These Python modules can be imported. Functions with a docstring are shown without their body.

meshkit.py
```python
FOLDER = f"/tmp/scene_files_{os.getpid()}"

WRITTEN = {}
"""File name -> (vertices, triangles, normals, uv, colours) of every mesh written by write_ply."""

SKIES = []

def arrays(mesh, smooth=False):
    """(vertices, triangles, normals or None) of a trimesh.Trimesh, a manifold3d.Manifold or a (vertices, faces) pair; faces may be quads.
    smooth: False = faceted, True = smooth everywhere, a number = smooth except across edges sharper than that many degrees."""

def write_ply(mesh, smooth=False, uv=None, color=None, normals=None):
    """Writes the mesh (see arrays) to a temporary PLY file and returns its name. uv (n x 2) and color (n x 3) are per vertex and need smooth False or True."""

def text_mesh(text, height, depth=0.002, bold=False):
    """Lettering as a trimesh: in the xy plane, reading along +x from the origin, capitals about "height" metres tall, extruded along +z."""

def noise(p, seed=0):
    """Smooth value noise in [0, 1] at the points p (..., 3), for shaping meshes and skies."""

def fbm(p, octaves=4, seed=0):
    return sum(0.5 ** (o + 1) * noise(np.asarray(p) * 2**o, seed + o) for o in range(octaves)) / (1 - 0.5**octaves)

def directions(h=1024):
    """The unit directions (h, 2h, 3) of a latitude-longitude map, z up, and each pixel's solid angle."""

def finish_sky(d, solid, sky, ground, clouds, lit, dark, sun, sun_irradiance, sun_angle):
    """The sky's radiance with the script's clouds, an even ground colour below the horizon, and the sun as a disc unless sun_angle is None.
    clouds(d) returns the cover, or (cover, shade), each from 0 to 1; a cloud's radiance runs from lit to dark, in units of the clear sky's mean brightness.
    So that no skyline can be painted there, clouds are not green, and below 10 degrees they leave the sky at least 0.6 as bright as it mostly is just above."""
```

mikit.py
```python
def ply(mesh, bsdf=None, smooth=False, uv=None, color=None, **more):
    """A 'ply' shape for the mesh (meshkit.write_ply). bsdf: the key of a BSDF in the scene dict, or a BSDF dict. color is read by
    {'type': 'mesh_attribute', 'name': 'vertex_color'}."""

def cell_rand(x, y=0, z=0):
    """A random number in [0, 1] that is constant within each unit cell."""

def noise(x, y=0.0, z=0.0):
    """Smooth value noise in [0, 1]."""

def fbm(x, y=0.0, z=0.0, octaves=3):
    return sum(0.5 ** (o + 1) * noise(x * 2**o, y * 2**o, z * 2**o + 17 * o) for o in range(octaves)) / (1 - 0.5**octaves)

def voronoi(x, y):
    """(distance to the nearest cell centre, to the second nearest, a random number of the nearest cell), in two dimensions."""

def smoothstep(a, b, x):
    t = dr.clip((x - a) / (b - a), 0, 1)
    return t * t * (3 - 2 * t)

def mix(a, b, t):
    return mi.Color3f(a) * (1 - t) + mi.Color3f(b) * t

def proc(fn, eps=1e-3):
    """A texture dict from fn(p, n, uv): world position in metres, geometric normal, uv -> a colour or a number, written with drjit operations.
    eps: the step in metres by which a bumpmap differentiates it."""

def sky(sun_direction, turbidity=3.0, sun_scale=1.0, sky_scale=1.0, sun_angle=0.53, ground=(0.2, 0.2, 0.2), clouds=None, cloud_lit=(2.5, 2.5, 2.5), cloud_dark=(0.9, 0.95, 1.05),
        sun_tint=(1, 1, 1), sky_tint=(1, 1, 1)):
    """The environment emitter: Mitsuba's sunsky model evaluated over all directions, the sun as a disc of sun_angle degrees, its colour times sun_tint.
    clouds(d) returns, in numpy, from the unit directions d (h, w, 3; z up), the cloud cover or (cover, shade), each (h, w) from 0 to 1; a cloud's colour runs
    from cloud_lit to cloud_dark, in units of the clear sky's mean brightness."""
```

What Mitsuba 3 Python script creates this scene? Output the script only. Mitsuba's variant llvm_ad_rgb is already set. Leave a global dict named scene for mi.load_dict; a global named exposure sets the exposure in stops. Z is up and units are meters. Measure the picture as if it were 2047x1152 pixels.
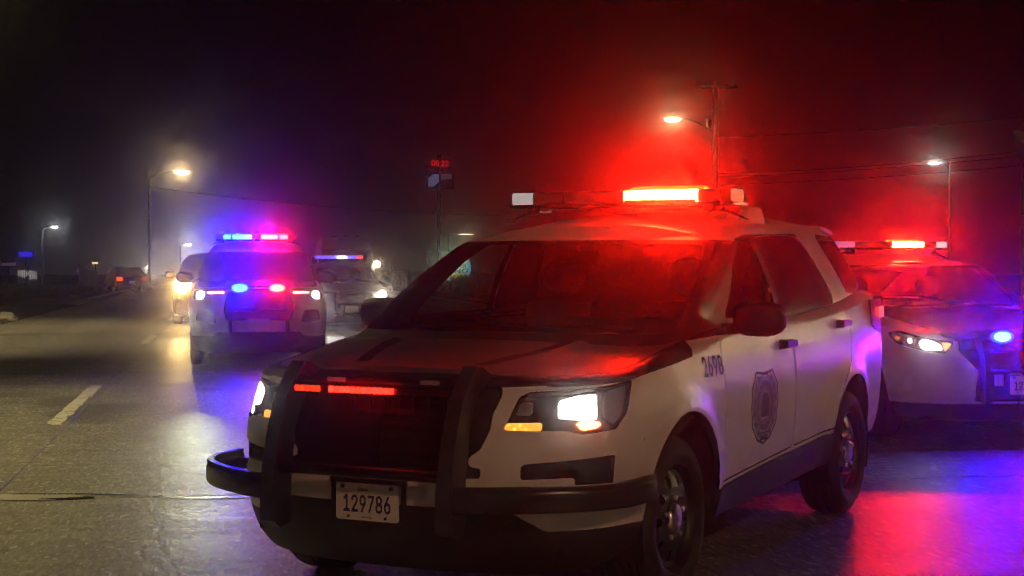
import math
import numpy as np
import trimesh
import shapely
import shapely.affinity
from shapely.geometry import Polygon, LineString, Point, box as sbox
from scipy.interpolate import PchipInterpolator
import drjit as dr
import mitsuba as mi
import mikit
import meshkit

T = mi.ScalarTransform4f
PI = math.pi
rng = np.random.default_rng(7)
scene, labels = {}, {}

# ------------------------------------------------------------------ camera, air, sky, exposure
CAM_Z, PITCH = 1.478, -0.0136
scene['bloom_medium'] = {'type': 'homogeneous', 'albedo': 0.95, 'sigma_t': 0.0075, 'phase': {'type': 'hg', 'g': 0.987}}  # thin haze added to give the lamps a lens-like bloom
scene['camera'] = {'type': 'perspective', 'fov': 2 * math.degrees(math.atan(1023.5 / 3187.0)), 'fov_axis': 'x', 'near_clip': 0.05, 'far_clip': 3000.0,
                   'to_world': T().look_at(origin=[0, 0, CAM_Z], target=[0, math.cos(PITCH), CAM_Z + math.sin(PITCH)], up=[0, 0, 1]),
                   'medium': {'type': 'ref', 'id': 'bloom_medium'}}
SKY_SCALE = 0.004
scene['sky'] = {**mikit.sky([0.2, -0.5, 0.3], turbidity=4, sun_scale=0.0, sky_scale=SKY_SCALE * 2.0 ** -6, clouds=lambda d: 1.0,
                            cloud_lit=(1.0, 0.62, 0.55), cloud_dark=(0.9, 0.6, 0.5), ground=(0.05, 0.05, 0.05)), 'sampling_weight': 1.0}
exposure = 6.0
LIGHT = 2.0 ** -exposure          # lamp values below are written for exposure 0: a night photograph, exposed long
# ------------------------------------------------------------------ small helpers
def pf(*xy):
    """A smooth curve through (x, y) points, held constant beyond its ends."""
    xy = sorted(xy)
    a = np.array(xy, float)
    f = PchipInterpolator(a[:, 0], a[:, 1])
    return lambda x: f(np.clip(x, xy[0][0], xy[-1][0]))


_taken = {}


def fresh(key):
    n = _taken.get(key, -1) + 1
    _taken[key] = n
    return key if n == 0 else f'{key}_{n:03d}'


def thing(name, label, cat, group=None):
    key = fresh(name)
    labels[key] = {'label': label, 'category': cat}
    if group:
        labels[key]['group'] = group
    return key


def put(key, mesh, bsdf, M=None, smooth=False, emit=None, weight=1.0, label=None, kind=None, uv=None):
    """One entry of the scene from a mesh; key gets a number when it is taken."""
    if isinstance(mesh, Surf) and len(mesh.F) > 60:
        mesh = mesh.clean(max(6, len(mesh.F) // 60))
    if len(mesh.F if isinstance(mesh, Surf) else mesh.faces) == 0:
        print('EMPTY', key)
        return key
    key = fresh(key)
    d = mikit.ply(mesh, 'm_' + bsdf, smooth=smooth, uv=uv) if not isinstance(mesh, Surf) else mesh.ply(bsdf)
    if M is not None:
        d['to_world'] = M
    if emit is not None:
        d['emitter'] = {'type': 'area', 'radiance': {'type': 'rgb', 'value': [float(e) * LIGHT for e in emit]}, 'sampling_weight': float(weight)}
    scene[key] = d
    if label or kind:
        labels[key] = {}
        if label:
            labels[key]['label'] = label
        if kind:
            labels[key]['kind'] = kind
    return key


class Surf:
    """An open surface: vertices, triangles, smooth normals and per-vertex attributes that survive cutting."""

    def __init__(s, V, F, N, A):
        s.V, s.F, s.N, s.A = V, F, N, A

    @staticmethod
    def grid(V, A):
        n, m = V.shape[:2]
        i, j = np.meshgrid(np.arange(n - 1), np.arange(m - 1), indexing='ij')
        a, b, c, d = i * m + j, (i + 1) * m + j, (i + 1) * m + j + 1, i * m + j + 1
        F = np.concatenate([np.stack([a, b, c], -1).reshape(-1, 3), np.stack([a, c, d], -1).reshape(-1, 3)])
        du, dv = np.gradient(V, axis=0), np.gradient(V, axis=1)
        N = np.cross(du, dv).reshape(-1, 3)
        v = V.reshape(-1, 3)
        area = np.linalg.norm(np.cross(v[F[:, 1]] - v[F[:, 0]], v[F[:, 2]] - v[F[:, 0]]), axis=1)
        F = F[area > 1e-10]
        n1 = np.linalg.norm(N, axis=1, keepdims=True)
        bad = n1[:, 0] < 1e-9
        if bad.any():
            fn = np.cross(v[F[:, 1]] - v[F[:, 0]], v[F[:, 2]] - v[F[:, 0]])
            acc = np.zeros_like(v)
            for k in range(3):
                np.add.at(acc, F[:, k], fn)
            N[bad] = acc[bad]
            n1 = np.linalg.norm(N, axis=1, keepdims=True)
        return Surf(v, F, N / np.maximum(n1, 1e-12), A.reshape(-1, A.shape[-1]))

    def flip_to(s, ref):
        """Makes normals and windings point along ref(V)."""
        if (s.N * ref(s.V)).sum() < 0:
            s.N, s.F = -s.N, s.F[:, ::-1]
        return s

    def compact(s, F, V=None, N=None, A=None):
        V, N, A = (s.V if V is None else V), (s.N if N is None else N), (s.A if A is None else A)
        u, inv = np.unique(F, return_inverse=True)
        return Surf(V[u], inv.reshape(-1, 3), N[u], A[u])

    def cut(s, f):
        """(the part where f < 0, the part where f > 0)."""
        if len(s.F) == 0:
            return s, s
        f = np.where(np.abs(f) < 1e-9, 1e-9, f)
        ins = f < 0
        cnt = ins[s.F].sum(1)
        mixed = (cnt == 1) | (cnt == 2)
        if not mixed.any():
            return s.compact(s.F[cnt == 3]), s.compact(s.F[cnt == 0])
        M = s.F[mixed]
        lone_in = cnt[mixed] == 1
        flag = ins[M] == lone_in[:, None]
        k = flag.argmax(1)
        r = np.arange(len(M))
        a, b, c = M[r, k], M[r, (k + 1) % 3], M[r, (k + 2) % 3]
        E = np.concatenate([np.stack([a, b], 1), np.stack([a, c], 1)])
        Es = np.sort(E, 1)
        ue, inv = np.unique(Es, axis=0, return_inverse=True)
        inv = inv.reshape(-1)
        t = (f[ue[:, 0]] / (f[ue[:, 0]] - f[ue[:, 1]]))[:, None]
        V = np.concatenate([s.V, s.V[ue[:, 0]] * (1 - t) + s.V[ue[:, 1]] * t])
        N = np.concatenate([s.N, s.N[ue[:, 0]] * (1 - t) + s.N[ue[:, 1]] * t])
        A = np.concatenate([s.A, s.A[ue[:, 0]] * (1 - t) + s.A[ue[:, 1]] * t])
        ab, ac = inv[:len(M)] + len(s.V), inv[len(M):] + len(s.V)
        lone = np.stack([a, ab, ac], 1)
        two = np.concatenate([np.stack([ab, b, c], 1), np.stack([ab, c, ac], 1)])
        two_in = np.concatenate([lone_in, lone_in])
        Fi = np.concatenate([s.F[cnt == 3], lone[lone_in], two[~two_in]])
        Fo = np.concatenate([s.F[cnt == 0], lone[~lone_in], two[two_in]])
        return s.compact(Fi, V, N, A), s.compact(Fo, V, N, A)

    def clean(s, least=12):
        """Without the loose slivers that a cut can leave."""
        from scipy.sparse import coo_matrix
        from scipy.sparse.csgraph import connected_components
        _, idx = np.unique(s.V.round(5), axis=0, return_inverse=True)
        f = idx.reshape(-1)[s.F]
        e = np.concatenate([f[:, [0, 1]], f[:, [1, 2]]])
        n = f.max() + 1 if len(f) else 0
        if n == 0:
            return s
        _, lab = connected_components(coo_matrix((np.ones(len(e)), (e[:, 0], e[:, 1])), (n, n)), directed=False)
        fl = lab[f[:, 0]]
        return s.compact(s.F[np.bincount(fl)[fl] >= least])

    def off(s, d):
        return Surf(s.V + s.N * d, s.F, s.N, s.A)

    def mirror(s):
        k = np.array([1, -1, 1.0])
        return Surf(s.V * k, s.F[:, ::-1], s.N * k, s.A)

    def both(s):
        return s + s.mirror()

    def __add__(s, o):
        return Surf(np.vstack([s.V, o.V]), np.vstack([s.F, o.F + len(s.V)]), np.vstack([s.N, o.N]), np.vstack([s.A, o.A]))

    def ply(s, bsdf):
        path = meshkit.write_ply((s.V, s.F), False, normals=s.N / np.maximum(np.linalg.norm(s.N, axis=1, keepdims=True), 1e-9))
        return {'type': 'ply', 'filename': path, 'face_normals': False, 'bsdf': {'type': 'ref', 'id': 'm_' + bsdf}}

    def rim(s, depth):
        """The open edges turned inward along the normals by depth: the thickness of a panel."""
        E = np.sort(np.concatenate([s.F[:, [0, 1]], s.F[:, [1, 2]], s.F[:, [2, 0]]]), axis=1)
        u, c = np.unique(E, axis=0, return_counts=True)
        e = u[c == 1]
        a, b = s.V[e[:, 0]], s.V[e[:, 1]]
        a2, b2 = a - s.N[e[:, 0]] * depth, b - s.N[e[:, 1]] * depth
        n = len(e)
        V = np.concatenate([a, b, b2, a2])
        i = np.arange(n)
        F = np.concatenate([np.stack([i, i + n, i + 2 * n], 1), np.stack([i, i + 2 * n, i + 3 * n], 1)])
        return trimesh.Trimesh(V, F, process=False)


def poly(*pts, r=0.0):
    """A polygon, its corners rounded by r."""
    p = Polygon(pts).buffer(0)
    if r:
        p = p.buffer(-r).buffer(2 * r).buffer(-r)
    return p


def sdf(xy, p):
    pts = shapely.points(xy)
    shapely.prepare(p)
    return np.where(shapely.contains_xy(p, xy[:, 0], xy[:, 1]), -1, 1) * shapely.distance(pts, p.boundary)


def cut_poly(S, p, cols, use=None):
    """Cuts S by a polygon in two coordinates: 'x','y','z' or attribute numbers. use: a mask function of S; elsewhere nothing is inside."""
    co = {'x': lambda S: S.V[:, 0], 'y': lambda S: S.V[:, 1], 'z': lambda S: S.V[:, 2]}
    xy = np.stack([co[c](S) if isinstance(c, str) else S.A[:, c] for c in cols], 1)
    if len(xy) == 0:
        return S, S
    x0, y0, x1, y1 = p.bounds
    f = np.full(len(xy), 9.0)
    near = (xy[:, 0] > x0 - .3) & (xy[:, 0] < x1 + .3) & (xy[:, 1] > y0 - .3) & (xy[:, 1] < y1 + .3)
    if near.any():
        f[near] = sdf(xy[near], p)
    if use is not None:
        f = np.maximum(f, use(S))
    return S.cut(f)


def box(sx, sy, sz, c=(0, 0, 0), bevel=0.0):
    """A box with chamfered edges."""
    if not bevel:
        m = trimesh.creation.box((sx, sy, sz))
    else:
        pts = []
        for a in (-1, 1):
            for b in (-1, 1):
                for d in (-1, 1):
                    x, y, z = a * sx / 2, b * sy / 2, d * sz / 2
                    pts += [(x - a * bevel, y - b * bevel, z), (x - a * bevel, y, z - d * bevel), (x, y - b * bevel, z - d * bevel)]
        m = trimesh.convex.convex_hull(np.array(pts))
    m.apply_translation(c)
    return m


def hull(pts):
    return trimesh.convex.convex_hull(np.array(pts, float))


def cat(*ms):
    return trimesh.util.concatenate([m for m in ms])


def flip(m):
    m = m.copy()
    m.apply_scale([1, -1, 1])
    return trimesh.Trimesh(m.vertices, m.faces[:, ::-1], process=False) if m.volume < 0 else m


def mirror_mesh(m):
    return trimesh.Trimesh(m.vertices * np.array([1, -1, 1.0]), m.faces[:, ::-1], process=False)


def tube(pts, r, n=8, caps=True):
    """A round tube along a polyline; r is one radius or one per point."""
    p = np.array(pts, float)
    r = np.broadcast_to(np.asarray(r, float), (len(p),))
    t = np.gradient(p, axis=0)
    t /= np.linalg.norm(t, axis=1, keepdims=True) + 1e-12
    ref = np.array([0, 0, 1.0]) if abs(t[:, 2]).mean() < .8 else np.array([1.0, 0, 0])
    a = np.cross(t, ref)
    a /= np.linalg.norm(a, axis=1, keepdims=True) + 1e-12
    b = np.cross(t, a)
    th = np.arange(n) * 2 * PI / n
    V = p[:, None] + r[:, None, None] * (np.cos(th)[None, :, None] * a[:, None] + np.sin(th)[None, :, None] * b[:, None])
    i, j = np.meshgrid(np.arange(len(p) - 1), np.arange(n), indexing='ij')
    F = np.stack([i * n + j, i * n + (j + 1) % n, (i + 1) * n + (j + 1) % n, (i + 1) * n + j], -1).reshape(-1, 4)
    F = np.vstack([F[:, [0, 1, 2]], F[:, [0, 2, 3]]])
    V = V.reshape(-1, 3)
    if caps:
        k = len(V)
        V = np.vstack([V, p[0], p[-1]])
        j = np.arange(n)
        F = np.vstack([F, np.stack([j * 0 + k, (j + 1) % n, j], 1), np.stack([j * 0 + k + 1, j + (len(p) - 1) * n, (j + 1) % n + (len(p) - 1) * n], 1)])
    m = trimesh.Trimesh(V, F, process=False)
    trimesh.repair.fix_normals(m)
    return m


def lathe(profile, n=48, axis='z'):
    """Revolved (radius, height) profile."""
    m = trimesh.creation.revolve(np.array(profile, float), sections=n)
    if axis == 'y':
        m.apply_transform(trimesh.transformations.rotation_matrix(-PI / 2, [1, 0, 0]))
    elif axis == 'x':
        m.apply_transform(trimesh.transformations.rotation_matrix(PI / 2, [0, 1, 0]))
    return m


def prism(p, h, axis='y', at=0.0):
    """A polygon extruded by h, centred at 'at' on its axis. axis y: polygon in (x, z); x: in (y, z); z: in (x, y)."""
    m = cat(*[trimesh.creation.extrude_polygon(g, h, engine='earcut') for g in getattr(p, 'geoms', [p]) if g.area > 1e-7])
    m.apply_translation([0, 0, -h / 2])
    v = np.array(m.vertices)
    v = {'y': np.stack([v[:, 0], v[:, 2] + at, v[:, 1]], 1), 'x': np.stack([v[:, 2] + at, v[:, 0], v[:, 1]], 1), 'z': v + [0, 0, at]}[axis]
    m = trimesh.Trimesh(v, m.faces, process=False)
    if m.volume < 0:
        m = trimesh.Trimesh(v, m.faces[:, ::-1], process=False)
    return m


def place(x, y, yaw, z=0.0):
    return T().translate([x, y, z]).rotate([0, 0, 1], math.degrees(yaw))
# ------------------------------------------------------------------ car bodies: slices stacked from the sill to the belt, then to the roof
def outline(sp, nf, ns, nr):
    th = np.linspace(0, PI / 2, nf)
    s0 = np.concatenate([np.zeros(nf), np.linspace(0, 1, ns + 2)[1:-1], np.ones(nr)])
    tf = np.concatenate([th, np.full(ns + nr, PI / 2)])
    tr = np.concatenate([np.full(nf + ns, PI / 2), np.linspace(PI / 2, 0, nr)])
    return s0, tf, tr


def slices(sp, nf=44, ns=120, nr=24, nt=56, zb=None, zt=None, roll=0.05):
    """Half of a shell (y >= 0). sp: xf, df, xr, dr, W(x, z, q), pow; zb and zt are heights by nominal x. Attributes: outline arc length, q, part of the outline (0 front .. 1 side .. 2 rear)."""
    s0, tf, tr = outline(sp, nf, ns, nr)
    ef, er = 2 / sp['pf'], 2 / sp['pr']

    def at(z, q, inset):
        xf, xr, df, dd = sp['xf'](z) - inset, sp['xr'](z) + inset, sp['df'](z), sp['dr'](z)
        x = np.where(tf < PI / 2, xf - df * (1 - np.maximum(np.cos(tf), 0) ** ef), 0)
        xs0, xs1 = xf - df, xr + dd
        x = np.where((tf >= PI / 2) & (tr >= PI / 2), xs0 + (xs1 - xs0) * s0, x)
        x = np.where(tr < PI / 2, xr + dd * (1 - np.maximum(np.cos(tr), 0) ** er), x)
        w = sp['W'](x, z, q) - inset
        y = w * np.where(tf < PI / 2, np.sin(tf) ** ef, np.where(tr < PI / 2, np.sin(tr) ** er, 1))
        return np.stack([x, y, z], -1)

    zn = np.full(len(s0), sp['zn'])
    nom = at(zn, np.full(len(s0), .6), 0)
    arc = np.concatenate([[0], np.cumsum(np.linalg.norm(np.diff(nom[:, :2], axis=0), axis=1))])
    lo, hi = zb(nom[:, 0]), zt(nom[:, 0])
    q = np.linspace(0, 1, nt)
    k = 1 - roll * 2.2
    q = np.concatenate([np.linspace(0, k, nt - 12), k + (1 - k) * np.sin(np.linspace(0, PI / 2, 13)[1:])])
    V, A = [], []
    part = np.where(tf < PI / 2, tf / (PI / 2), np.where(tr < PI / 2, 2 + (1 - tr / (PI / 2)), 1 + s0))
    for qq in q:
        z = lo + (hi - lo) * qq
        d = np.clip((z - (hi - roll)) / roll, 0, 1)
        inset = roll * (1 - np.sqrt(np.maximum(1 - d * d, 0)))
        V.append(at(z, np.full(len(z), qq), inset))
        A.append(np.stack([arc, z, part], -1))
    V, A = np.array(V), np.array(A)
    V[:, 0, 1] = 0
    V[:, -1, 1] = 0
    return Surf.grid(V, A).flip_to(lambda v: v * [0, 1, 0] + np.where(v[:, :1] > -1, [1, 0, 0], [-1, 0, 0]) * (np.abs(v[:, 1:2]) < .5)), V[-1]


def cap(E, crown, nk=40, up=1):
    """Half of the surface that closes a shell's top edge E (rows across at each edge point): z = edge + crown(x, v)."""
    v = 1 - np.linspace(0, 1, nk) ** 1.0
    v = np.sin(v * PI / 2)
    V = np.zeros((len(E), nk, 3))
    V[:, :, 0] = E[:, 0, None]
    V[:, :, 1] = E[:, 1, None] * v[None]
    V[:, :, 2] = E[:, 2, None] + crown(E[:, 0][:, None], v[None], E[:, 1][:, None])
    A = np.zeros((len(E), nk, 3))
    A[:, :, 0], A[:, :, 1], A[:, :, 2] = E[:, 0, None], v[None], 0
    return Surf.grid(V, A).flip_to(lambda v: np.array([0, 0, 1.0]) + v * 0)


def arches(S, centres, r, keep_y=.35):
    for cx, cz in centres:
        f = np.hypot(S.V[:, 0] - cx, S.V[:, 2] - cz) - r
        f = np.maximum(f, keep_y - S.V[:, 1])
        S = S.cut(f)[1]
    return S
# ------------------------------------------------------------------ the utility vehicle's shape (x forward from the front axle, y left, z up)
def suv_spec():
    wq = pf((0, .93), (.14, .962), (.4, .985), (.62, .992), (.8, .975), (.92, .95), (1, .935))
    wx = pf((.75, .93), (.4, .968), (0, .985), (-.9, .98), (-2, .985), (-2.9, .985), (-3.5, .95), (-4, .90))

    def flare(x, z):
        out = 0
        for cx in (-.06, -2.86):
            d = np.hypot(x - cx, z - .38)
            out = out + .022 * np.exp(-((d - .45) / .09) ** 2)
        return out
    low = dict(xf=pf((.2, .80), (.3, .90), (.42, .955), (.55, .975), (.7, .965), (.85, .935), (.95, .90), (1.03, .855)), df=pf((.2, .50), (.6, .54), (1.05, .47)), pf=2.5,
               xr=pf((.3, -3.80), (.5, -4.02), (.8, -4.04), (1.1, -3.98), (1.4, -3.9)), dr=lambda z: .28 + 0 * z, pr=2.8, zn=.85,
               W=lambda x, z, q: wx(x) * wq(q) + flare(x, z))
    zb = pf((.95, .205), (.8, .215), (.6, .26), (.42, .31), (-.4, .30), (-2.4, .34), (-3.3, .40), (-4.05, .42))
    zt = pf((.93, 1.03), (.75, 1.026), (.5, 1.04), (.1, 1.095), (-.39, 1.155), (-.8, 1.19), (-2, 1.215), (-3, 1.265), (-3.75, 1.32), (-4.1, 1.33))
    gx = pf((1.1, .14), (1.16, .02), (1.4, -.48), (1.62, -1.0), (1.68, -1.17), (1.76, -1.42))
    up = dict(xf=gx, df=pf((1.15, .46), (1.62, .17)), pf=2.7, xr=pf((1.25, -3.93), (1.5, -3.80), (1.72, -3.66)), dr=lambda z: .30 + 0 * z, pr=2.6, zn=1.45,
              W=lambda x, z, q: pf((1.12, .905), (1.2, .888), (1.3, .862), (1.5, .785), (1.62, .725), (1.70, .675), (1.76, .635))(z) * pf((-.3, .96), (-1.2, 1), (-2.6, 1), (-3.9, .93))(x))
    gb = pf((-.5, 1.09), (-.95, 1.14), (-1.3, 1.185), (-2, 1.203), (-3, 1.253), (-3.75, 1.308), (-4.1, 1.318))
    gt = pf((-.95, 1.632), (-1.25, 1.685), (-1.8, 1.725), (-2.4, 1.742), (-3.1, 1.732), (-3.8, 1.69))
    return low, zb, zt, up, gb, gt
# ------------------------------------------------------------------ the sedan's shape
def sedan_spec():
    wq = pf((0, .93), (.14, .965), (.4, .99), (.62, .992), (.8, .975), (.92, .95), (1, .93))
    wx = pf((.8, .89), (.4, .935), (0, .955), (-.9, .955), (-2, .955), (-2.9, .955), (-3.5, .92), (-4, .87))
    low = dict(xf=pf((.2, .86), (.3, .93), (.42, .985), (.55, .99), (.7, .965), (.82, .91), (.93, .82)), df=pf((.2, .52), (.6, .56), (.95, .50)), pf=2.4,
               xr=pf((.3, -3.95), (.5, -4.12), (.8, -4.14), (1.1, -4.08), (1.3, -4.0)), dr=lambda z: .30 + 0 * z, pr=2.8, zn=.75,
               W=lambda x, z, q: wx(x) * wq(q) + sum(.015 * np.exp(-((np.hypot(x - cx, z - .38) - .44) / .09) ** 2) for cx in (0, -2.87)))
    zb = pf((.95, .2), (.6, .22), (.4, .26), (-.4, .25), (-2.4, .27), (-3.3, .32), (-4.1, .36))
    zt = pf((.93, .93), (.7, .935), (.45, .965), (.1, 1.01), (-.39, 1.07), (-.9, 1.10), (-2, 1.13), (-3, 1.16), (-4.1, 1.14))
    up = dict(xf=pf((1.0, .12), (1.08, -.08), (1.3, -.56), (1.45, -.92), (1.54, -1.22), (1.62, -1.6)), df=pf((1.08, .44), (1.54, .24)), pf=2.7,
              xr=pf((1.1, -3.55), (1.3, -3.1), (1.5, -2.6), (1.62, -2.3)), dr=lambda z: .25 + 0 * z, pr=2.6, zn=1.3,
              W=lambda x, z, q: pf((1.05, .88), (1.12, .865), (1.3, .79), (1.48, .69), (1.58, .61), (1.63, .57))(z) * pf((-.3, .97), (-1.2, 1), (-2.6, 1), (-3.6, .9))(x))
    gb = pf((-.4, 1.0), (-.85, 1.05), (-1.2, 1.095), (-2, 1.118), (-3, 1.148), (-4.1, 1.128))
    gt = pf((-.9, 1.50), (-1.3, 1.545), (-1.8, 1.565), (-2.3, 1.55), (-2.7, 1.5), (-3, 1.46))
    return low, zb, zt, up, gb, gt
# ------------------------------------------------------------------ materials
def rgb(*v):
    return {'type': 'rgb', 'value': [float(x) for x in (v if len(v) == 3 else v * 3)]}


def mat(key, color, rough=.5, metal=0.0, coat=0.0, spec=.5, two=True, bump=None):
    m = {'type': 'principled', 'base_color': color if isinstance(color, dict) else rgb(*color) if hasattr(color, '__len__') else rgb(color), 'roughness': rough if isinstance(rough, dict) else float(rough),
         'metallic': float(metal), 'specular': float(spec)}
    if coat:
        m['clearcoat'], m['clearcoat_gloss'] = float(coat), .96
    if bump:
        m = {'type': 'bumpmap', 'arbitrary': mikit.proc(bump[0], eps=bump[2] if len(bump) > 2 else 2e-3), 'scale': float(bump[1]), 'nested': m}
    scene['m_' + key] = {'type': 'twosided', 'nested': m} if two else m
    return key


def dirt(base, low, amount=.3, zlo=.25, zhi=.9, sc=9.0):
    """Paint with road film: denser towards the sill (wear that has its own place on the car), broken up by noise."""
    b, l = mi.Color3f(*base), mi.Color3f(*low)

    def fn(p, n, uv):
        k = mikit.fbm(p.x * sc, p.y * sc, p.z * sc, 3)
        h = 1 - mikit.smoothstep(zlo, zhi, p.z)
        return mikit.mix(b, l, dr.clip(amount * (0.35 * k + h * (0.35 + k)), 0, 1))
    return mikit.proc(fn)


mat('white_paint', dirt((.78, .77, .75), (.34, .31, .27), .45), .34, coat=1.0)
mat('black_paint', dirt((.012, .012, .014), (.10, .095, .085), .35), .5, coat=.12, spec=.4)
mat('bonnet_paint', dirt((.085, .075, .062), (.16, .145, .12), .3, .9, 1.3), .45, coat=.25)
mat('dark_paint', dirt((.02, .02, .022), (.08, .075, .07), .3), .3, coat=.9)
mat('black_plastic', (.018, .018, .02), .5)
mat('satin_black', (.012, .012, .013), .25)
mat('rubber', mikit.proc(lambda p, n, uv: mikit.mix((.010, .010, .011), (.04, .036, .032), mikit.fbm(p.x * 14, p.y * 14, p.z * 14) * .6)), .75)
mat('steel_black', (.010, .010, .011), .42)
mat('chrome', (.75, .75, .76), .18, 1.0)
mat('grey_metal', (.32, .32, .33), .35, 1.0)
mat('galvanised', (.30, .31, .30), .5, .6)
mat('liner', (.008, .008, .008), .9)
mat('interior', (.006, .006, .007), .85)
mat('plate_white', (.74, .73, .70), .4)
mat('plate_ink', (.03, .03, .09), .5)
mat('decal_dark', (.018, .014, .022), .4)
mat('decal_grey', (.25, .23, .25), .4)
mat('decal_mid', (.12, .09, .12), .4)
mat('clear_lens', (.55, .56, .58), .12, coat=.8)
mat('smoke_lens', (.12, .12, .13), .15, coat=.8)
mat('red_lens', (.30, .012, .01), .15, coat=.8)
mat('amber_lens', (.5, .16, .01), .2, coat=.6)
mat('reflector', (.8, .8, .82), .22, .9)
mat('dome_white', (.8, .8, .78), .4)
mat('lamp_body', (.2, .2, .2), .5)
scene['m_glass'] = {'type': 'thindielectric', 'int_ior': 1.5, 'specular_transmittance': rgb(.42, .44, .43)}
scene['m_tint_glass'] = {'type': 'twosided', 'nested': {'type': 'principled', 'base_color': rgb(.006, .006, .008), 'roughness': .06, 'specular': .6, 'clearcoat': .6, 'clearcoat_gloss': 1.0}}
# ------------------------------------------------------------------ car parts
def area_of(S):
    v, f = (S.V, S.F) if isinstance(S, Surf) else (np.asarray(S.vertices), np.asarray(S.faces))
    return .5 * np.linalg.norm(np.cross(v[f[:, 1]] - v[f[:, 0]], v[f[:, 2]] - v[f[:, 0]]), axis=1).sum()


def glow(key, mesh, M, rad, label=None, bsdf='clear_lens', w=None):
    p = area_of(mesh) * float(np.mean(rad))
    return put(key, mesh, bsdf, M, emit=rad, weight=(min(max(p, .002) ** .6, 3.0) if w is None else w), label=label)


def beam(key, M, pos, aim, color, cutoff=32, width=10, w=1.0):
    """The light a head lamp throws ahead."""
    scene[key] = {'type': 'spot', 'to_world': M @ T().look_at(origin=list(pos), target=list(aim), up=[0, 0, 1]), 'intensity': rgb(*(np.array(color) * LIGHT)), 'cutoff_angle': float(cutoff), 'beam_width': float(width), 'sampling_weight': float(w)}


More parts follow.
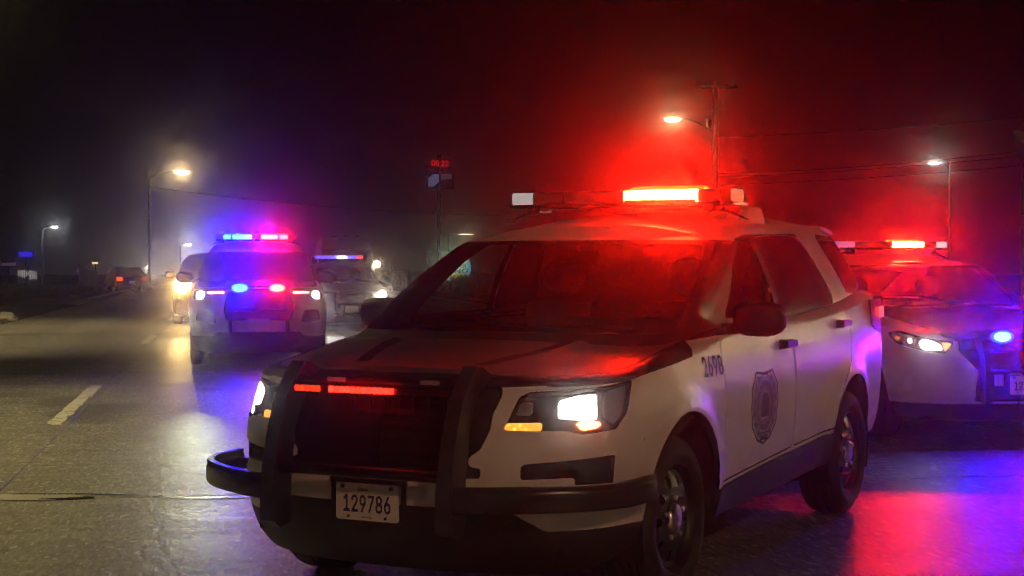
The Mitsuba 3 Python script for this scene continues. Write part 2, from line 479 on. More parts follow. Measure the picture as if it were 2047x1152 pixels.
def wheel(root, M, x, y, side, r=.365, wd=.245, style='steel', detail=True, steer=0.0):
    """side +1: the outer face looks to the left. Tyre, rim and cap about the y axis."""
    key = fresh(root + '__wheel')
    Mw = M @ T().translate([x, y, r]).rotate([0, 0, 1], steer) @ (T() if side > 0 else T().rotate([0, 0, 1], 180))
    h, rr = wd / 2, .235
    prof = [(rr, -h + .02), (rr + .03, -h + .004), (r - .055, -h - .004), (r - .022, -h + .012), (r - .004, -h + .035)]
    for g in (-.058, -.02, .02, .058):
        prof += [(r, g - .017), (r, g - .0055), (r - .009, g - .004), (r - .009, g + .004), (r, g + .0055), (r, g + .017)]
    prof += [(r - .004, h - .035), (r - .022, h - .012), (r - .055, h + .004), (rr + .045, h - .001), (rr + .03, h - .004), (rr, h - .02)]
    put(key + '__tyre', lathe(prof, 72 if detail else 36, 'y'), 'rubber', Mw, smooth=40)
    rim = lathe([(rr + .004, -h + .02), (rr - .02, -h + .03), (rr - .03, h - .06), (rr - .012, h - .03), (rr + .006, h - .014), (rr + .012, h - .020), (rr + .004, h - .022)], 64, 'y')
    disc = Point(0, 0).buffer(rr - .02, 32)
    for k in range(10 if style == 'steel' else 5):
        a = k * 2 * PI / (10 if style == 'steel' else 5)
        if style == 'steel':
            e = shapely.affinity.scale(Point(0, 0).buffer(1, 8), .026, .020)
            disc = disc.difference(shapely.affinity.rotate(shapely.affinity.translate(e, .168, 0), a, origin=(0, 0), use_radians=True))
        else:
            e = poly((.1, -.012), (.1, .012), (.2, .075), (.2, -.075), r=.008)
            disc = disc.difference(shapely.affinity.rotate(e, a, origin=(0, 0), use_radians=True))
    d = prism(disc, .012, 'y', h - .055)
    dv = np.array(d.vertices)
    rad = np.hypot(dv[:, 0], dv[:, 2])
    dv[:, 1] += np.interp(rad, [0, .09, .13, .19, .22], [.018, .018, .030, .012, .0])
    put(key + '__rim', cat(rim, trimesh.Trimesh(dv, d.faces, process=False)), 'steel_black' if style == 'steel' else 'grey_metal', Mw, smooth=35)
    put(key + '__hub_cap', lathe([(.001, h - .005), (.05, h - .008), (.062, h - .014), (.070, h - .03), (.071, h - .045)], 32, 'y'), 'chrome', Mw, smooth=40)
    if detail:
        for k in range(5):
            a = k * 2 * PI / 5 + .3
            put(key + '__lug_nut', prism(shapely.affinity.translate(Point(0, 0).buffer(.012, 2), .092 * math.cos(a), .092 * math.sin(a)), .02, 'y', h - .024), 'chrome', Mw)


def number_plate(root, M, x, y, z, top, number, bottom, size=.068, tilt=0.0, parts=True):
    key = root + '__number_plate'
    Mp = M @ T().translate([x, y, z]).rotate([0, 1, 0], tilt)
    p = sbox(-.1525, -.076, .1525, .076).buffer(-.015).buffer(.015)
    key = put(key, prism(p, .004, 'x', 0), 'plate_white', Mp)

    def text(s, h, zz, yy=0.0, bold=True, sx=1.0, dy=0.0):
        m = meshkit.text_mesh(s, h, .0015, bold)
        v = np.array(m.vertices)
        w = v[:, 0].max() - v[:, 0].min()
        v[:, 0] = (v[:, 0] - v[:, 0].min() - w / 2) * sx
        m = trimesh.Trimesh(np.stack([v[:, 2] + .0022, v[:, 0] + yy, v[:, 1] + zz], 1), m.faces, process=False)
        return m
    if number:
        put(key + '__number', text(number, size, -.040, sx=.66), 'plate_ink', Mp)
    if parts:
        put(key + '__heading', text(top, .014, .046, yy=-.02, bold=False), 'plate_ink', Mp)
        put(key + '__footing', text(bottom, .009, -.066, bold=False), 'plate_ink', Mp)
        for yy in (-.118, .118):
            put(key + '__bolt', prism(Point(yy, .063).buffer(.009, 4), .008, 'x', .003), 'satin_black', Mp)
        for yy in (-.09, .09):
            put(key + '__bolt', prism(Point(yy, -.061).buffer(.006, 3), .006, 'x', .003), 'satin_black', Mp)
    return key


def sweep(path, sec):
    """A section (list of (across, up)) carried along a path in plan; across = left of the direction of travel."""
    p = np.array(path, float)
    t = np.gradient(p, axis=0)
    t[:, 2] = 0
    t /= np.linalg.norm(t, axis=1, keepdims=True)
    a = np.stack([-t[:, 1], t[:, 0], t[:, 2] * 0], 1)
    s = np.array(sec, float)
    V = p[:, None] + a[:, None] * s[None, :, :1] + np.array([0, 0, 1.0]) * s[None, :, 1:]
    n, m = len(p), len(s)
    F = []
    for i in range(n - 1):
        for j in range(m):
            q = (i * m + j, i * m + (j + 1) % m, (i + 1) * m + (j + 1) % m, (i + 1) * m + j)
            F += [(q[0], q[1], q[2]), (q[0], q[2], q[3])]
    V = V.reshape(-1, 3)
    for k, row in ((len(V), 0), (len(V) + 1, n - 1)):
        V = np.vstack([V, V[row * m:(row + 1) * m].mean(0)])
        F += [(k, row * m + j, row * m + (j + 1) % m) for j in range(m)]
    mesh = trimesh.Trimesh(V, np.array(F), process=False)
    trimesh.repair.fix_normals(mesh)
    return mesh


def smooth_path(pts, n=40):
    p = np.array(pts, float)
    d = np.concatenate([[0], np.cumsum(np.linalg.norm(np.diff(p, axis=0), axis=1))])
    u = np.linspace(0, d[-1], n)
    return np.stack([PchipInterpolator(d, p[:, k])(u) for k in range(3)], 1)


def rsec(w, h, r):
    return [(x, y) for x, y in np.array(sbox(-w / 2, -h / 2, w / 2, h / 2).buffer(-r).buffer(r, 4).exterior.coords)[:-1]]


def shell(spec, res=1.0, roll=.06, hoodc=None, roofc=None, arch=((-.06, .38), (-2.86, .38)), ar=.455):
    low, zb, zt, up, gb, gt = spec
    k = lambda n: max(10, int(n * res))
    L, E = slices(low, k(52), k(150), k(26), k(64), zb, zt, roll)
    G, EG = slices(up, k(40), k(110), k(22), k(50), gb, gt, .05)
    inner = L.off(-.025)
    L, inner = arches(L, arch, ar), arches(inner, arch, ar - .01)
    H = cap(E[E[:, 0] > -.95], hoodc, k(40))
    R = cap(EG, roofc, k(40))
    side = E[E[:, 0] <= -.93]
    V = np.stack([side, side * [1, 1, 1] + np.array([0, -.05, .006]), side + np.array([0, -.14, .0])], 1)
    B = Surf.grid(V, np.zeros((len(side), 3, 3))).flip_to(lambda v: np.array([0, 0, 1.0]) + v * 0)
    return L, H, G, R, B, inner


def pair(key, S, bsdf, M, label=None, rim=0.0):
    for m in (S, S.mirror()):
        k = put(key, m, bsdf, M, label=label)
        if rim:
            put(k + '__edge', m.rim(rim), bsdf, M)


def doors(L, M, root, polys, bsdf_in, gap=.0045):
    """Cuts door panels out of the side; each panel is a part, the gap round it open to the dark shell behind."""
    for p in polys:
        door, _ = cut_poly(L, p.buffer(-gap), ('x', 'z'), lambda S: .5 - S.V[:, 1])
        _, L = cut_poly(L, p.buffer(gap), ('x', 'z'), lambda S: .5 - S.V[:, 1])
        yield door, L


def arch_liners(M, root, centres, r=.45, yw=.95):
    for cx, cz in centres:
        th = np.linspace(-.35, PI + .35, 30)
        for s in (1, -1):
            V = np.stack([np.stack([cx + r * np.cos(th), th * 0 + s * y, cz + r * np.sin(th)], 1) for y in (yw, yw - .42)], 1)
            S = Surf.grid(V, np.zeros((30, 2, 3)))
            D = prism(Point(cx, cz).buffer(r + .004, 24).intersection(sbox(cx - 1, .22, cx + 1, 2)), .01, 'y', s * (yw - .42))
            put(root + '__wheel_liner', cat(trimesh.Trimesh(S.V, S.F, process=False), D), 'liner', M)


def cabin(M, root, floor=.32, x0=-.5, x1=-3.6, w=.78, belt=1.17, head=1.5, dash=True, wheel_y=.38, seat_x=-1.55):
    put(root + '__floor', cat(box(4.5, 1.5, .03, (-1.5, 0, floor)), box(.9, .95, .5, (.42, 0, .62)), box(.02, 1.5, .7, (-.32, 0, .72)), box(.03, 1.5, .8, (-3.7, 0, .75))), 'interior', M)
    put(root + '__dashboard', hull([(x, y, z) for y in (-w, w) for x, z in ((-.30, belt - .12), (-.42, belt - .03), (-.75, belt - .01), (-.92, belt - .08), (-.90, belt - .3), (-.5, belt - .4))]), 'interior', M)
    t = np.linspace(0, 2 * PI, 33)
    ring = np.stack([-1.08 - .16 * np.sin(t) * .42, wheel_y + .185 * np.cos(t), belt - .10 + .16 * np.sin(t)], 1)
    put(root + '__steering_wheel', cat(tube(ring, .015, 8, False), tube([(-1.06, wheel_y, belt - .1), (-.88, wheel_y, belt - .17)], .035), box(.03, .3, .05, (-1.07, wheel_y, belt - .1))), 'satin_black', M)
    for y in (.38, -.38):
        b = hull([(seat_x + .02, y - .24, .75), (seat_x + .14, y - .24, .75), (seat_x + .02, y + .24, .75), (seat_x + .14, y + .24, .75), (seat_x - .14, y - .2, head - .22), (seat_x - .05, y - .2, head - .22), (seat_x - .14, y + .2, head - .22), (seat_x - .05, y + .2, head - .22)])
        c = hull([(seat_x, y - .24, .55), (seat_x, y + .24, .55), (seat_x + .52, y - .22, .55), (seat_x + .52, y + .22, .55), (seat_x, y - .24, .76), (seat_x, y + .24, .76), (seat_x + .52, y - .22, .80), (seat_x + .52, y + .22, .80)])
        hr = trimesh.creation.icosphere(subdivisions=2)
        hr.apply_scale([.055, .135, .105])
        hr.apply_translation([seat_x - .12, y, head - .08])
        put(root + '__seat', cat(b, c, hr), 'interior', M, smooth=40)
    return


def mirror(root, M, x, y, z, s, bsdf='black_plastic'):
    m = trimesh.creation.icosphere(subdivisions=3)
    v = np.array(m.vertices)
    v = np.sign(v) * np.abs(v) ** .72
    v *= [.075, .130, .086]
    v[:, 0] = np.where(v[:, 0] < -.045, -.045, v[:, 0])
    v[:, 0] += -.10 * np.abs(v[:, 1])
    m = trimesh.Trimesh(v + [x, y * s, z], m.faces, process=False)
    arm = hull([(x + .02, s * (y - .24), z - .10), (x - .05, s * (y - .24), z - .10), (x + .02, s * (y - .24), z - .03), (x, s * (y - .10), z - .07), (x - .04, s * (y - .10), z - .07), (x, s * (y - .10), z - .02)])
    k = put(root + '__mirror', cat(m, arm), bsdf, M, smooth=45)
    put(k + '__mirror_glass', prism(shapely.affinity.scale(Point(s * y, z).buffer(1, 12), .12, .075), .003, 'x', x - .066), 'chrome', M)


def light_bar(root, M, x, z, half, modules, depth=.28, hgt=.07, feet=.52, roof=None, w=None, rim=None, baffle=False):
    """modules: (y0, y1, radiance or None, lens material)."""
    key = fresh(root + '__light_bar')
    put(key + '__base', prism(poly((x - depth / 2, -half), (x + depth / 2 - .03, -half), (x + depth / 2, -half + .05), (x + depth / 2, half - .05), (x + depth / 2 - .03, half), (x - depth / 2, half)), .018, 'z', z - hgt / 2 - .009), 'satin_black', M)
    for s in (1, -1):
        zr = roof if roof is not None else z - .12
        put(key + '__foot', cat(box(.16, .05, z - hgt / 2 - zr + .01, (x, s * feet, (z - hgt / 2 + zr) / 2), .006), hull([(x - .05, s * (feet + .02), zr + .01), (x + .05, s * (feet + .02), zr + .01), (x - .03, s * (feet + .2), zr - .055), (x + .03, s * (feet + .2), zr - .055), (x, s * (feet + .02), zr + .04)])), 'satin_black', M)
    for y0, y1, rad, m in modules:
        d2 = depth / 2 - (.035 if min(abs(y0), abs(y1)) > half - .25 else .01)
        if rad is None or isinstance(rad, str):
            seg = prism(sbox(x - d2, z - hgt / 2 + .001, x + d2, z + hgt / 2).buffer(-.02).buffer(.02, 4), y1 - y0 - .004, 'y', (y0 + y1) / 2)
            if rad is None:
                put(key + '__lens', seg, m, M, smooth=30)
            else:
                glow(key + '__end_segment', seg, M, m, w=.1)  # end segment of the bar, with a faint glow of its own
            continue
        # a lit module: LED cells on a spine in the middle of the bar, a glowing plate behind that paints their bloom, a cover above
        n = max(2, round((y1 - y0) / .07))
        for i in range(n):
            c = y0 + (y1 - y0) * (i + .5) / n
            glow(key + '__led', box(.03, (y1 - y0) / n * .93, hgt * .62, (x + .02, c, z + .006), .008), M, rad, w=None if w is None else w / n)
        lens = prism(sbox(y0 - .03, z - hgt * .66, y1 + .03, z + hgt * .84).buffer(-hgt * .55).buffer(hgt * .55, 6), .02, 'x', x - .02)
        glow(key + '__bloom_rim', lens, M, rim if rim is not None else np.where(rad > .5 * rad.max(), 1.5, .06), w=.3)
        if baffle:  # strip added to keep the LED light off the bonnet
            put(key + '__baffle', box(.006, y1 - y0 - .01, .018, (x + depth / 2 - .012, (y0 + y1) / 2, z - hgt / 2 + .006)), 'satin_black', M)
        put(key + '__cover', box(depth - .03, y1 - y0 - .01, .006, (x - .012, (y0 + y1) / 2, z + hgt / 2 + .003)), 'smoke_lens', M)
    return key
# ------------------------------------------------------------------ the near police utility vehicle
RED, BLUE, WHITE, AMBER, WARM = np.array([1, .035, .004]), np.array([.008, .09, 1.0]), np.array([1, .95, .85]), np.array([1, .33, .02]), np.array([1, .78, .45])


def front_of(S):
    return lambda S_: S_.A[:, 2] - 1.3


def build_near_suv():
    M = place(-.1214, 7.4598, -2.0435)
    root = thing('police_suv', 'black and white police SUV with push bumper in the foreground, number 2698 on its door side', 'police car')
    hoodc = lambda x, v, y: np.interp(x, [-.75, -.2, .4, .80, .86], [.035, .045, .055, .024, .004]) * (1 - np.abs(v) ** 2.4) + .012 * np.exp(-((np.abs(v) * y - .46 - .1 * (.4 - x)) / .035) ** 2) * np.interp(x, [-.9, -.3, .5, .8], [0, 1, .8, 0])
    roofc = lambda x, v, y: np.interp(x, [-3.7, -3.2, -1.6, -1.15, -.95], [.0, .06, .082, .074, .02]) * (1 - np.abs(v) ** 2.4)
    L, H, G, R, B, inner = shell(suv_spec(), 1.0, .06, hoodc, roofc)
    on_side = lambda S: .5 - S.V[:, 1]
    # lamps, vents and openings in the front of the body; coordinates: outline length from the middle of the nose, height
    hl = poly((.555, .815), (.622, .946), (.668, .968), (.951, .982), (1.185, 1.004), (1.11, .87), (1.04, .812), (.884, .795), (.82, .812), r=.006)
    fog = poly((.632, .678), (.672, .684), (1.038, .709), (1.037, .574), (.862, .590), (.855, .626), (.635, .619), r=.006)
    gr = poly((-.1, .615), (.40, .615), (.41, .62), (.472, .62), (.472, .66), (.42, .668), (.415, .70), (.466, .736), (.504, .816), (.512, .875), (.551, .955), (.545, .99), (-.1, 1.0), r=.008)
    low = poly((-.1, .1), (-.1, .497), (.58, .497), (.650, .457), (.738, .408), (1.148, .412), (1.40, .41), (1.4, .1), r=0)
    fr = lambda S: S.V[:, 0] * -1 + .2
    HL, L = cut_poly(L, hl, (0, 1), fr)
    FG, L = cut_poly(L, fog, (0, 1), fr)
    GR, L = cut_poly(L, gr, (0, 1), fr)
    LO, L = cut_poly(L, low, (0, 1), fr)
    put(root + '__lower_bumper', LO.both(), 'black_plastic', M)
    put(root + '__grille', GR.off(-.05).both(), 'liner', M)
    for z0 in (.665, .715, .765, .815, .865, .915):
        s, _ = cut_poly(GR, sbox(-1, z0, 1, z0 + .022), (0, 1))
        s = s.off(-.012).both()
        k = put(root + '__grille__slat', s, 'satin_black', M)
    for y in np.arange(-.42, .43, .07):
        put(root + '__grille__rib', box(.012, .010, .33, (.905 - .25 * y * y, y, .80)), 'black_plastic', M)
    put(root + '__grille__frame', cat(GR.rim(.05), mirror_mesh(GR.rim(.05))), 'satin_black', M)
    for S, s in ((FG, 1), (FG.mirror(), -1)):
        k = put(root + '__fog_vent', S.off(-.035), 'liner', M)
        put(k + '__rim', S.rim(.035), 'black_plastic', M)
        for zz in (.655,):
            t, _ = cut_poly(S, sbox(-2, zz, 2, zz + .012), (0, 1))
            put(k + '__slat', t.off(-.015), 'black_plastic', M)
    # head lamps
    lamps = [('high_beam', poly((.788, .932), (.87, .953), (.962, .957), (.957, .876), (.95, .853), (.843, .858), (.785, .867)), WHITE * 26, -.012),
             ('strobe', poly((.848, .850), (.948, .848), (.985, .842), (.955, .822), (.885, .812)), np.array([1, .09, .02]) * 40, -.010),
             ('turn_lamp', poly((.561, .846), (.719, .848), (.714, .815), (.558, .814), r=.004), AMBER * 1.3, -.010)] + [('turn_led', Point(.577 + .0245 * i, .838 - .0145 * (i % 2)).buffer(.0085, 5), AMBER * (2.5 + 2.5 * rng.random()), -.007) for i in range(6)]
    for S, s in ((HL, 1), (HL.mirror(), -1)):
        k = put(root + '__headlight', S.off(-.03), 'smoke_lens', M)
        put(k + '__rim', S.rim(.03), 'satin_black', M)
        for n, p, e, o in lamps:
            t, _ = cut_poly(S, p, (0, 1))
            if s < 0 and n == 'strobe':
                e = WHITE * 12
            glow(k + '__' + n, t.off(o), M, e)
        t, _ = cut_poly(S, poly((.606, .877), (.631, .935), (.680, .930), (.678, .877)), (0, 1))
        put(k + '__reflector', t.off(-.015), 'reflector', M)
        t, _ = cut_poly(S, poly((.64, .955), (.668, .964), (.951, .978), (.951, .966), (.67, .948)), (0, 1))
        put(k + '__trim', t.off(-.008), 'chrome', M)
        t, _ = cut_poly(S, poly((.985, .87), (1.0, .965), (1.15, .99), (1.09, .87), (1.03, .83)), (0, 1))
        put(k + '__side_reflector', t.off(-.012), 'smoke_lens', M)
    beam(root + '__headlight__beam', M, (1.0, .80, .89), (8, 1.0, -.75), WHITE * 30, 13, 8, 2)
    beam(root + '__headlight__beam_001', M, (1.0, -.80, .89), (8, -1.0, -.75), WHITE * 30, 13, 8, 2)
    # sill and side
    sill = poly((-.3, .1), (-.3, .414), (-.66, .437), (-1.42, .482), (-2.32, .517), (-2.5, .52), (-2.5, .1))
    SI, L = cut_poly(L, sill, ('x', 'z'), on_side)
    pair(root + '__sill', SI.off(.012), 'black_plastic', M)
    for S in (SI.off(.012), SI.off(.012).mirror()):
        put(root + '__sill__edge', S.rim(.05), 'black_plastic', M)
    # livery: the black wrap over the fender top and the upper front door
    wrap = poly((.75, 1.2), (.75, .985), (.44, 1.000), (.237, 1.023), (-.17, 1.060), (-.25, 1.068), (-.262, 1.10), (-.275, 1.135), (-.60, 1.148), (-1.50, 1.146), (-1.60, 1.17), (-1.62, 1.3), r=.012)
    fd = poly((-.585, .452), (-1.69, .515), (-1.70, 1.30), (-.70, 1.30), (-.60, 1.05), r=.03)
    rd = poly((-1.712, .515), (-2.44, .545), (-2.52, .70), (-2.66, .83), (-2.80, .93), (-2.86, 1.08), (-2.84, 1.4), (-1.722, 1.4), r=.03)
    parts = []
    for name, p in (('front_door', fd), ('rear_door', rd)):
        D, _ = cut_poly(L, p.buffer(-.004), ('x', 'z'), on_side)
        _, L = cut_poly(L, p.buffer(.004), ('x', 'z'), on_side)
        parts.append((name, D))
    # fuel flap seam, fender seam, bumper seam
    for ln in (LineString([(.41, .865), (.41, .80), (.39, .72)]), LineString([(-.30, 1.3), (-.56, 1.07), (-.565, .445)])):
        _, L = cut_poly(L, ln.buffer(.0035, cap_style=2), ('x', 'z'), on_side)
    for name, D in parts + [('body', L)]:
        W, D = cut_poly(D, wrap, ('x', 'z'), lambda S: .5 - S.V[:, 1])
        if name == 'body':
            U, D = cut_poly(D, poly((-.2, .985), (.56, .985), (1.20, 1.004), (1.2, 1.2), (-.2, 1.2)), (0, 1), fr)
            put(root + '__bonnet_edge', U.both(), 'black_paint', M)
            put(root + '__body', D.both(), 'white_paint', M)
            pair(root + '__fender_wrap', W, 'black_paint', M)
        else:
            for s, (S, Wm) in enumerate(((D, W), (D.mirror(), W.mirror()))):
                k = put(root + '__' + name, S, 'white_paint', M)
                put(k + '__edge', S.rim(.02), 'white_paint', M)
                if len(Wm.F):
                    put(k + '__black_wrap', Wm, 'black_paint', M)
    put(root + '__inner_body', inner.both(), 'liner', M)
    put(root + '__belt_moulding', B.both(), 'black_plastic', M)
    Hc, cowl = H.cut(-.16 - .22 * (np.abs(H.V[:, 1]) / .86) ** 2 - H.V[:, 0])
    crease_shade = LineString(np.array([(.60, .30), (.465, .35), (.30, .40), (.147, .435), (0, .452), (-.12, .44), (-.185, .38), (-.195, .2), (-.19, 0), (-.195, -.2)])).buffer(.034)  # shade along the bonnet crease, painted as a dark band
    Hs, Hc = cut_poly(Hc, crease_shade, ('x', 'y'))
    put(root + '__bonnet', Hc.both(), 'bonnet_paint', M)
    put(root + '__bonnet__crease_shade', Hs.both(), 'black_paint', M)
    put(root + '__cowl', cowl.off(-.012).both(), 'black_plastic', M)
    for y, y2 in ((.62, .05), (.05, -.52)):
        put(root + '__wiper', tube([(-.33, y, 1.19), (-.36, (y + y2) / 2, 1.195), (-.28, y2, 1.18)], .011, 6), 'satin_black', M)
    # glasshouse
    fw = poly((-.83, 1.222), (-1.00, 1.34), (-1.22, 1.50), (-1.44, 1.605), (-1.62, 1.628), (-1.66, 1.628), (-1.66, 1.226), r=.012)
    rw = poly((-1.74, 1.226), (-1.74, 1.636), (-2.20, 1.658), (-2.56, 1.655), (-2.72, 1.40), (-2.78, 1.30), (-2.74, 1.262), r=.02)
    qw = poly((-3.01, 1.645), (-3.09, 1.50), (-3.20, 1.345), (-3.48, 1.335), (-3.64, 1.352), (-3.58, 1.50), (-3.50, 1.64), r=.02)
    fw1 = poly((-.62, 1.205), (-.80, 1.330), (-1.20, 1.515), (-1.42, 1.625), (-1.62, 1.648), (-2.58, 1.672), (-2.74, 1.42), (-2.81, 1.30), (-2.76, 1.235), (-1.7, 1.19), (-.62, 1.17), r=.015)
    sd = lambda S: .45 - S.V[:, 1]
    WS, G = cut_poly(G, poly((-.1, 1.10), (-.1, 1.615), (.80, 1.612), (.86, 1.55), (.885, 1.2), (.885, 1.10), r=.0), (2, 1), lambda S: S.V[:, 0] * -1 - 1.55)
    WG, WF = cut_poly(WS, poly((-.1, 1.17), (-.1, 1.592), (.74, 1.588), (.80, 1.53), (.83, 1.19), (.80, 1.17)), (2, 1))
    put(root + '__windscreen', WG.both(), 'glass', M)
    put(root + '__windscreen__frame', WF.both(), 'black_plastic', M)
    done = []
    for n, p in (('front_window', fw), ('rear_window', rw), ('quarter_window', qw)):
        g, G = cut_poly(G, p, ('x', 'z'), sd)
        pair(root + '__' + n, g.off(-.004), 'glass' if n == 'front_window' else 'tint_glass', M)
    FR, G = cut_poly(G, fw1.union(qw.buffer(.03)), ('x', 'z'), sd)
    pair(root + '__window_trim', FR, 'black_plastic', M)
    AP, G = G.cut(np.maximum(-.95 - 1.6 * (G.V[:, 2] - 1.30) - G.V[:, 0], G.V[:, 2] - 1.612))
    pair(root + '__windscreen_pillar', AP.clean(len(AP.F) // 3), 'satin_black', M)
    rear, G = G.cut(np.maximum(np.maximum(G.V[:, 0] + 3.55, np.abs(G.V[:, 1]) - .62), np.maximum(G.V[:, 2] - 1.64, 1.30 - G.V[:, 2])))
    put(root + '__back_window', rear.both(), 'tint_glass', M)
    put(root + '__roof', (G + R).both(), 'white_paint', M)
    sp = hull([(-3.45, y, z) for y in (-.60, .60) for z in (1.735, 1.70)] + [(-3.86, y, z) for y in (-.56, .56) for z in (1.712, 1.69)])
    put(root + '__spoiler', sp, 'white_paint', M, smooth=30)
    # tail lamps
    for s in (1, -1):
        pts = [(x, s * y, z) for x, y, z in ((-3.42, .95, 1.10), (-3.42, .935, 1.27), (-3.70, .93, 1.05), (-3.70, .93, 1.27), (-3.99, .80, 1.08), (-3.97, .78, 1.26), (-3.9, .70, 1.1), (-3.9, .7, 1.25))]
        k = put(root + '__tail_light', hull(pts), 'red_lens', M, smooth=50)
        glow(k + '__lamp', hull([(x, s * y, z) for x, y, z in ((-3.60, .945, 1.15), (-3.60, .945, 1.22), (-3.78, .93, 1.15), (-3.78, .93, 1.22), (-3.7, .90, 1.18))]), M, RED * 3)
    # wheels, liners, underside
    for x, y, s in ((0 - .0, .845, 1), (0, -.845, -1), (-2.86, .845, 1), (-2.86, -.845, -1)):
        wheel(root, M, x, y, s, steer=0)
    arch_liners(M, root, ((-.06, .38), (-2.86, .38)))
    put(root + '__underbody', cat(box(3.9, 1.2, .05, (-1.6, 0, .24)), box(.4, 1.1, .05, (.5, 0, .25)), tube([(0, -.7, .30), (0, .7, .30)], .05), tube([(-2.86, -.7, .33), (-2.86, .7, .33)], .07)), 'liner', M)
    cabin(M, root)
    put(root + '__partition', cat(box(.03, 1.44, .62, (-1.98, 0, .88)), tube([(-1.98, -.74, 1.2), (-1.98, -.66, 1.62), (-1.98, .66, 1.62), (-1.98, .74, 1.2)], .02, 8)), 'interior', M)
    put(root + '__partition__panel', prism(poly((-.73, 1.19), (-.65, 1.61), (.65, 1.61), (.73, 1.19)), .008, 'x', -1.98), 'tint_glass', M)
    put(root + '__dash_camera', cat(box(.10, .17, .05, (-.62, -.46, 1.215), .012), box(.03, .05, .06, (-.62, -.46, 1.175))), 'satin_black', M)
    put(root + '__rear_view_mirror', cat(box(.03, .24, .07, (-1.02, 0, 1.53), .01), tube([(-1.0, 0, 1.55), (-.95, 0, 1.60)], .012)), 'satin_black', M)
    for s in (1, -1):
        mirror(root, M, -.80, 1.065, 1.225, s)
    # handles, side marker, number, badge
    for hx, hz in ((-1.57, 1.070), (-2.655, 1.142)):
        for s in (1, -1):
            c = hull([(hx + dx, s * yy, hz + dz) for dx, yy, dz in ((-.125, .962, -.018), (-.125, .962, .018), (.125, .962, -.026), (.125, .962, .026), (-.09, .998, -.014), (-.09, .998, .016), (.09, 1.002, -.02), (.09, 1.002, .022))])
            put(root + '__door_handle', c, 'black_plastic', M, smooth=40)
    for s in (1, -1):
        d, _ = cut_poly(L if s > 0 else L, poly((.335, .775), (.318, .775), (.245, .802), (.250, .816)), ('x', 'z'), on_side)
        put(root + '__side_marker', (d if s > 0 else d.mirror()).off(.006), 'reflector', M)
    LS_all = L + parts[0][1]
    num = meshkit.text_mesh('2698', .088, .0008, True)
    v = np.array(num.vertices)
    v[:, 0] *= .86
    for s in (1, -1):
        # reads from front to back on the left side
        x = -.318 - v[:, 0] if s > 0 else -.318 - v[:, 0].max() + v[:, 0]
        y = ks_y(LS_all, x, v[:, 1] + .970) + .0035 + v[:, 2]
        m = trimesh.Trimesh(np.stack([x, s * y, v[:, 1] + .970], 1), num.faces, process=False)
        put(root + '__fleet_number', m, 'decal_dark', M)
    cx, cz = -1.182, .775
    badge = poly((-.13, .178), (0, .165), (.13, .178), (.20, .10), (.213, 0), (.19, -.10), (.10, -.175), (0, -.200), (-.10, -.175), (-.19, -.10), (-.213, 0), (-.20, .10), r=.02)
    bt = lambda p: shapely.affinity.translate(p, cx, cz)
    D = parts[0][1]
    layers = [('outline', badge.difference(badge.buffer(-.012)), 'decal_dark', .0012), ('field', badge.buffer(-.022).difference(shapely.affinity.scale(Point(0, 0).buffer(1, 24), .138, .134)), 'decal_grey', .0012),
              ('ring', shapely.affinity.scale(Point(0, 0).buffer(1, 24), .135, .130).difference(shapely.affinity.scale(Point(0, 0).buffer(1, 24), .100, .096)), 'decal_mid', .0014),
              ('disc', shapely.affinity.scale(Point(0, 0).buffer(1, 24), .098, .094).difference(poly((-.066, -.066), (-.066, .03), (-.045, .064), (0, .078), (.045, .064), (.066, .03), (.066, -.066), r=.01)), 'decal_grey', .0014),
              ('centre', poly((-.060, -.06), (-.060, .03), (-.04, .058), (0, .071), (.04, .058), (.060, .03), (.060, -.06), r=.01), 'decal_dark', .0016),
              ('band', sbox(-.15, -.142, .15, -.134).intersection(badge.buffer(-.03)), 'decal_dark', .0018), ('band', sbox(-.06, -.178, .06, -.160), 'decal_dark', .0018)]
    for i in range(16):
        a = (i + .5) * PI / 8
        layers.append(('tick', shapely.affinity.rotate(sbox(.152, -.012, .172, .012), a, origin=(0, 0), use_radians=True), 'decal_dark', .0020))
    for name, p, m, o in layers:
        tm = prism(bt(p), .0006, 'y', 0)
        tv, tf = trimesh.remesh.subdivide_to_size(tm.vertices, tm.faces, .03)
        yy = ks_y(LS_all, tv[:, 0], tv[:, 2]) + o + tv[:, 1]
        for s in (1, -1):
            put(root + '__door_badge__' + name, trimesh.Trimesh(np.stack([tv[:, 0], s * yy, tv[:, 2]], 1), tf if s > 0 else tf[:, ::-1], process=False), m, M)
    number_plate(root, M, .992, -.03, .500, 'Iowa', '129786', 'OFFICIAL')
    # plate bracket and push bumper
    put(root + '__plate_bracket', cat(box(.012, .37, .02, (.983, -.03, .588)), box(.012, .02, .10, (.983, -.20, .54)), box(.012, .02, .10, (.983, .14, .54))), 'satin_black', M)
    pb = root + '__push_bumper'
    prof = poly((.80, 1.035), (.87, 1.068), (.908, 1.060), (.965, 1.01), (1.03, .935), (1.08, .815), (1.115, .70), (1.140, .57), (1.140, .42), (1.10, .385), (1.02, .40), (1.01, .62), (.98, .80), (.90, .95), (.82, 1.0), r=.012)
    for y in (.42, -.42):
        k = put(pb + '__upright', cat(prism(prof, .052, 'y', y)), 'satin_black', M, smooth=30)
        edge = LineString([(.915, 1.066), (.97, 1.016), (1.037, .940), (1.088, .817), (1.123, .70), (1.148, .57), (1.148, .42)]).buffer(.010, cap_style=2)
        put(k + '__rubber_strip', prism(edge, .064, 'y', y), 'rubber', M, smooth=30)
    for z, x, r in ((1.0, .955, .022), (.64, 1.09, .024)):
        put(pb + '__cross_bar', tube([(x, -.40, z), (x, .40, z)], r, 14), 'satin_black', M, smooth=40)
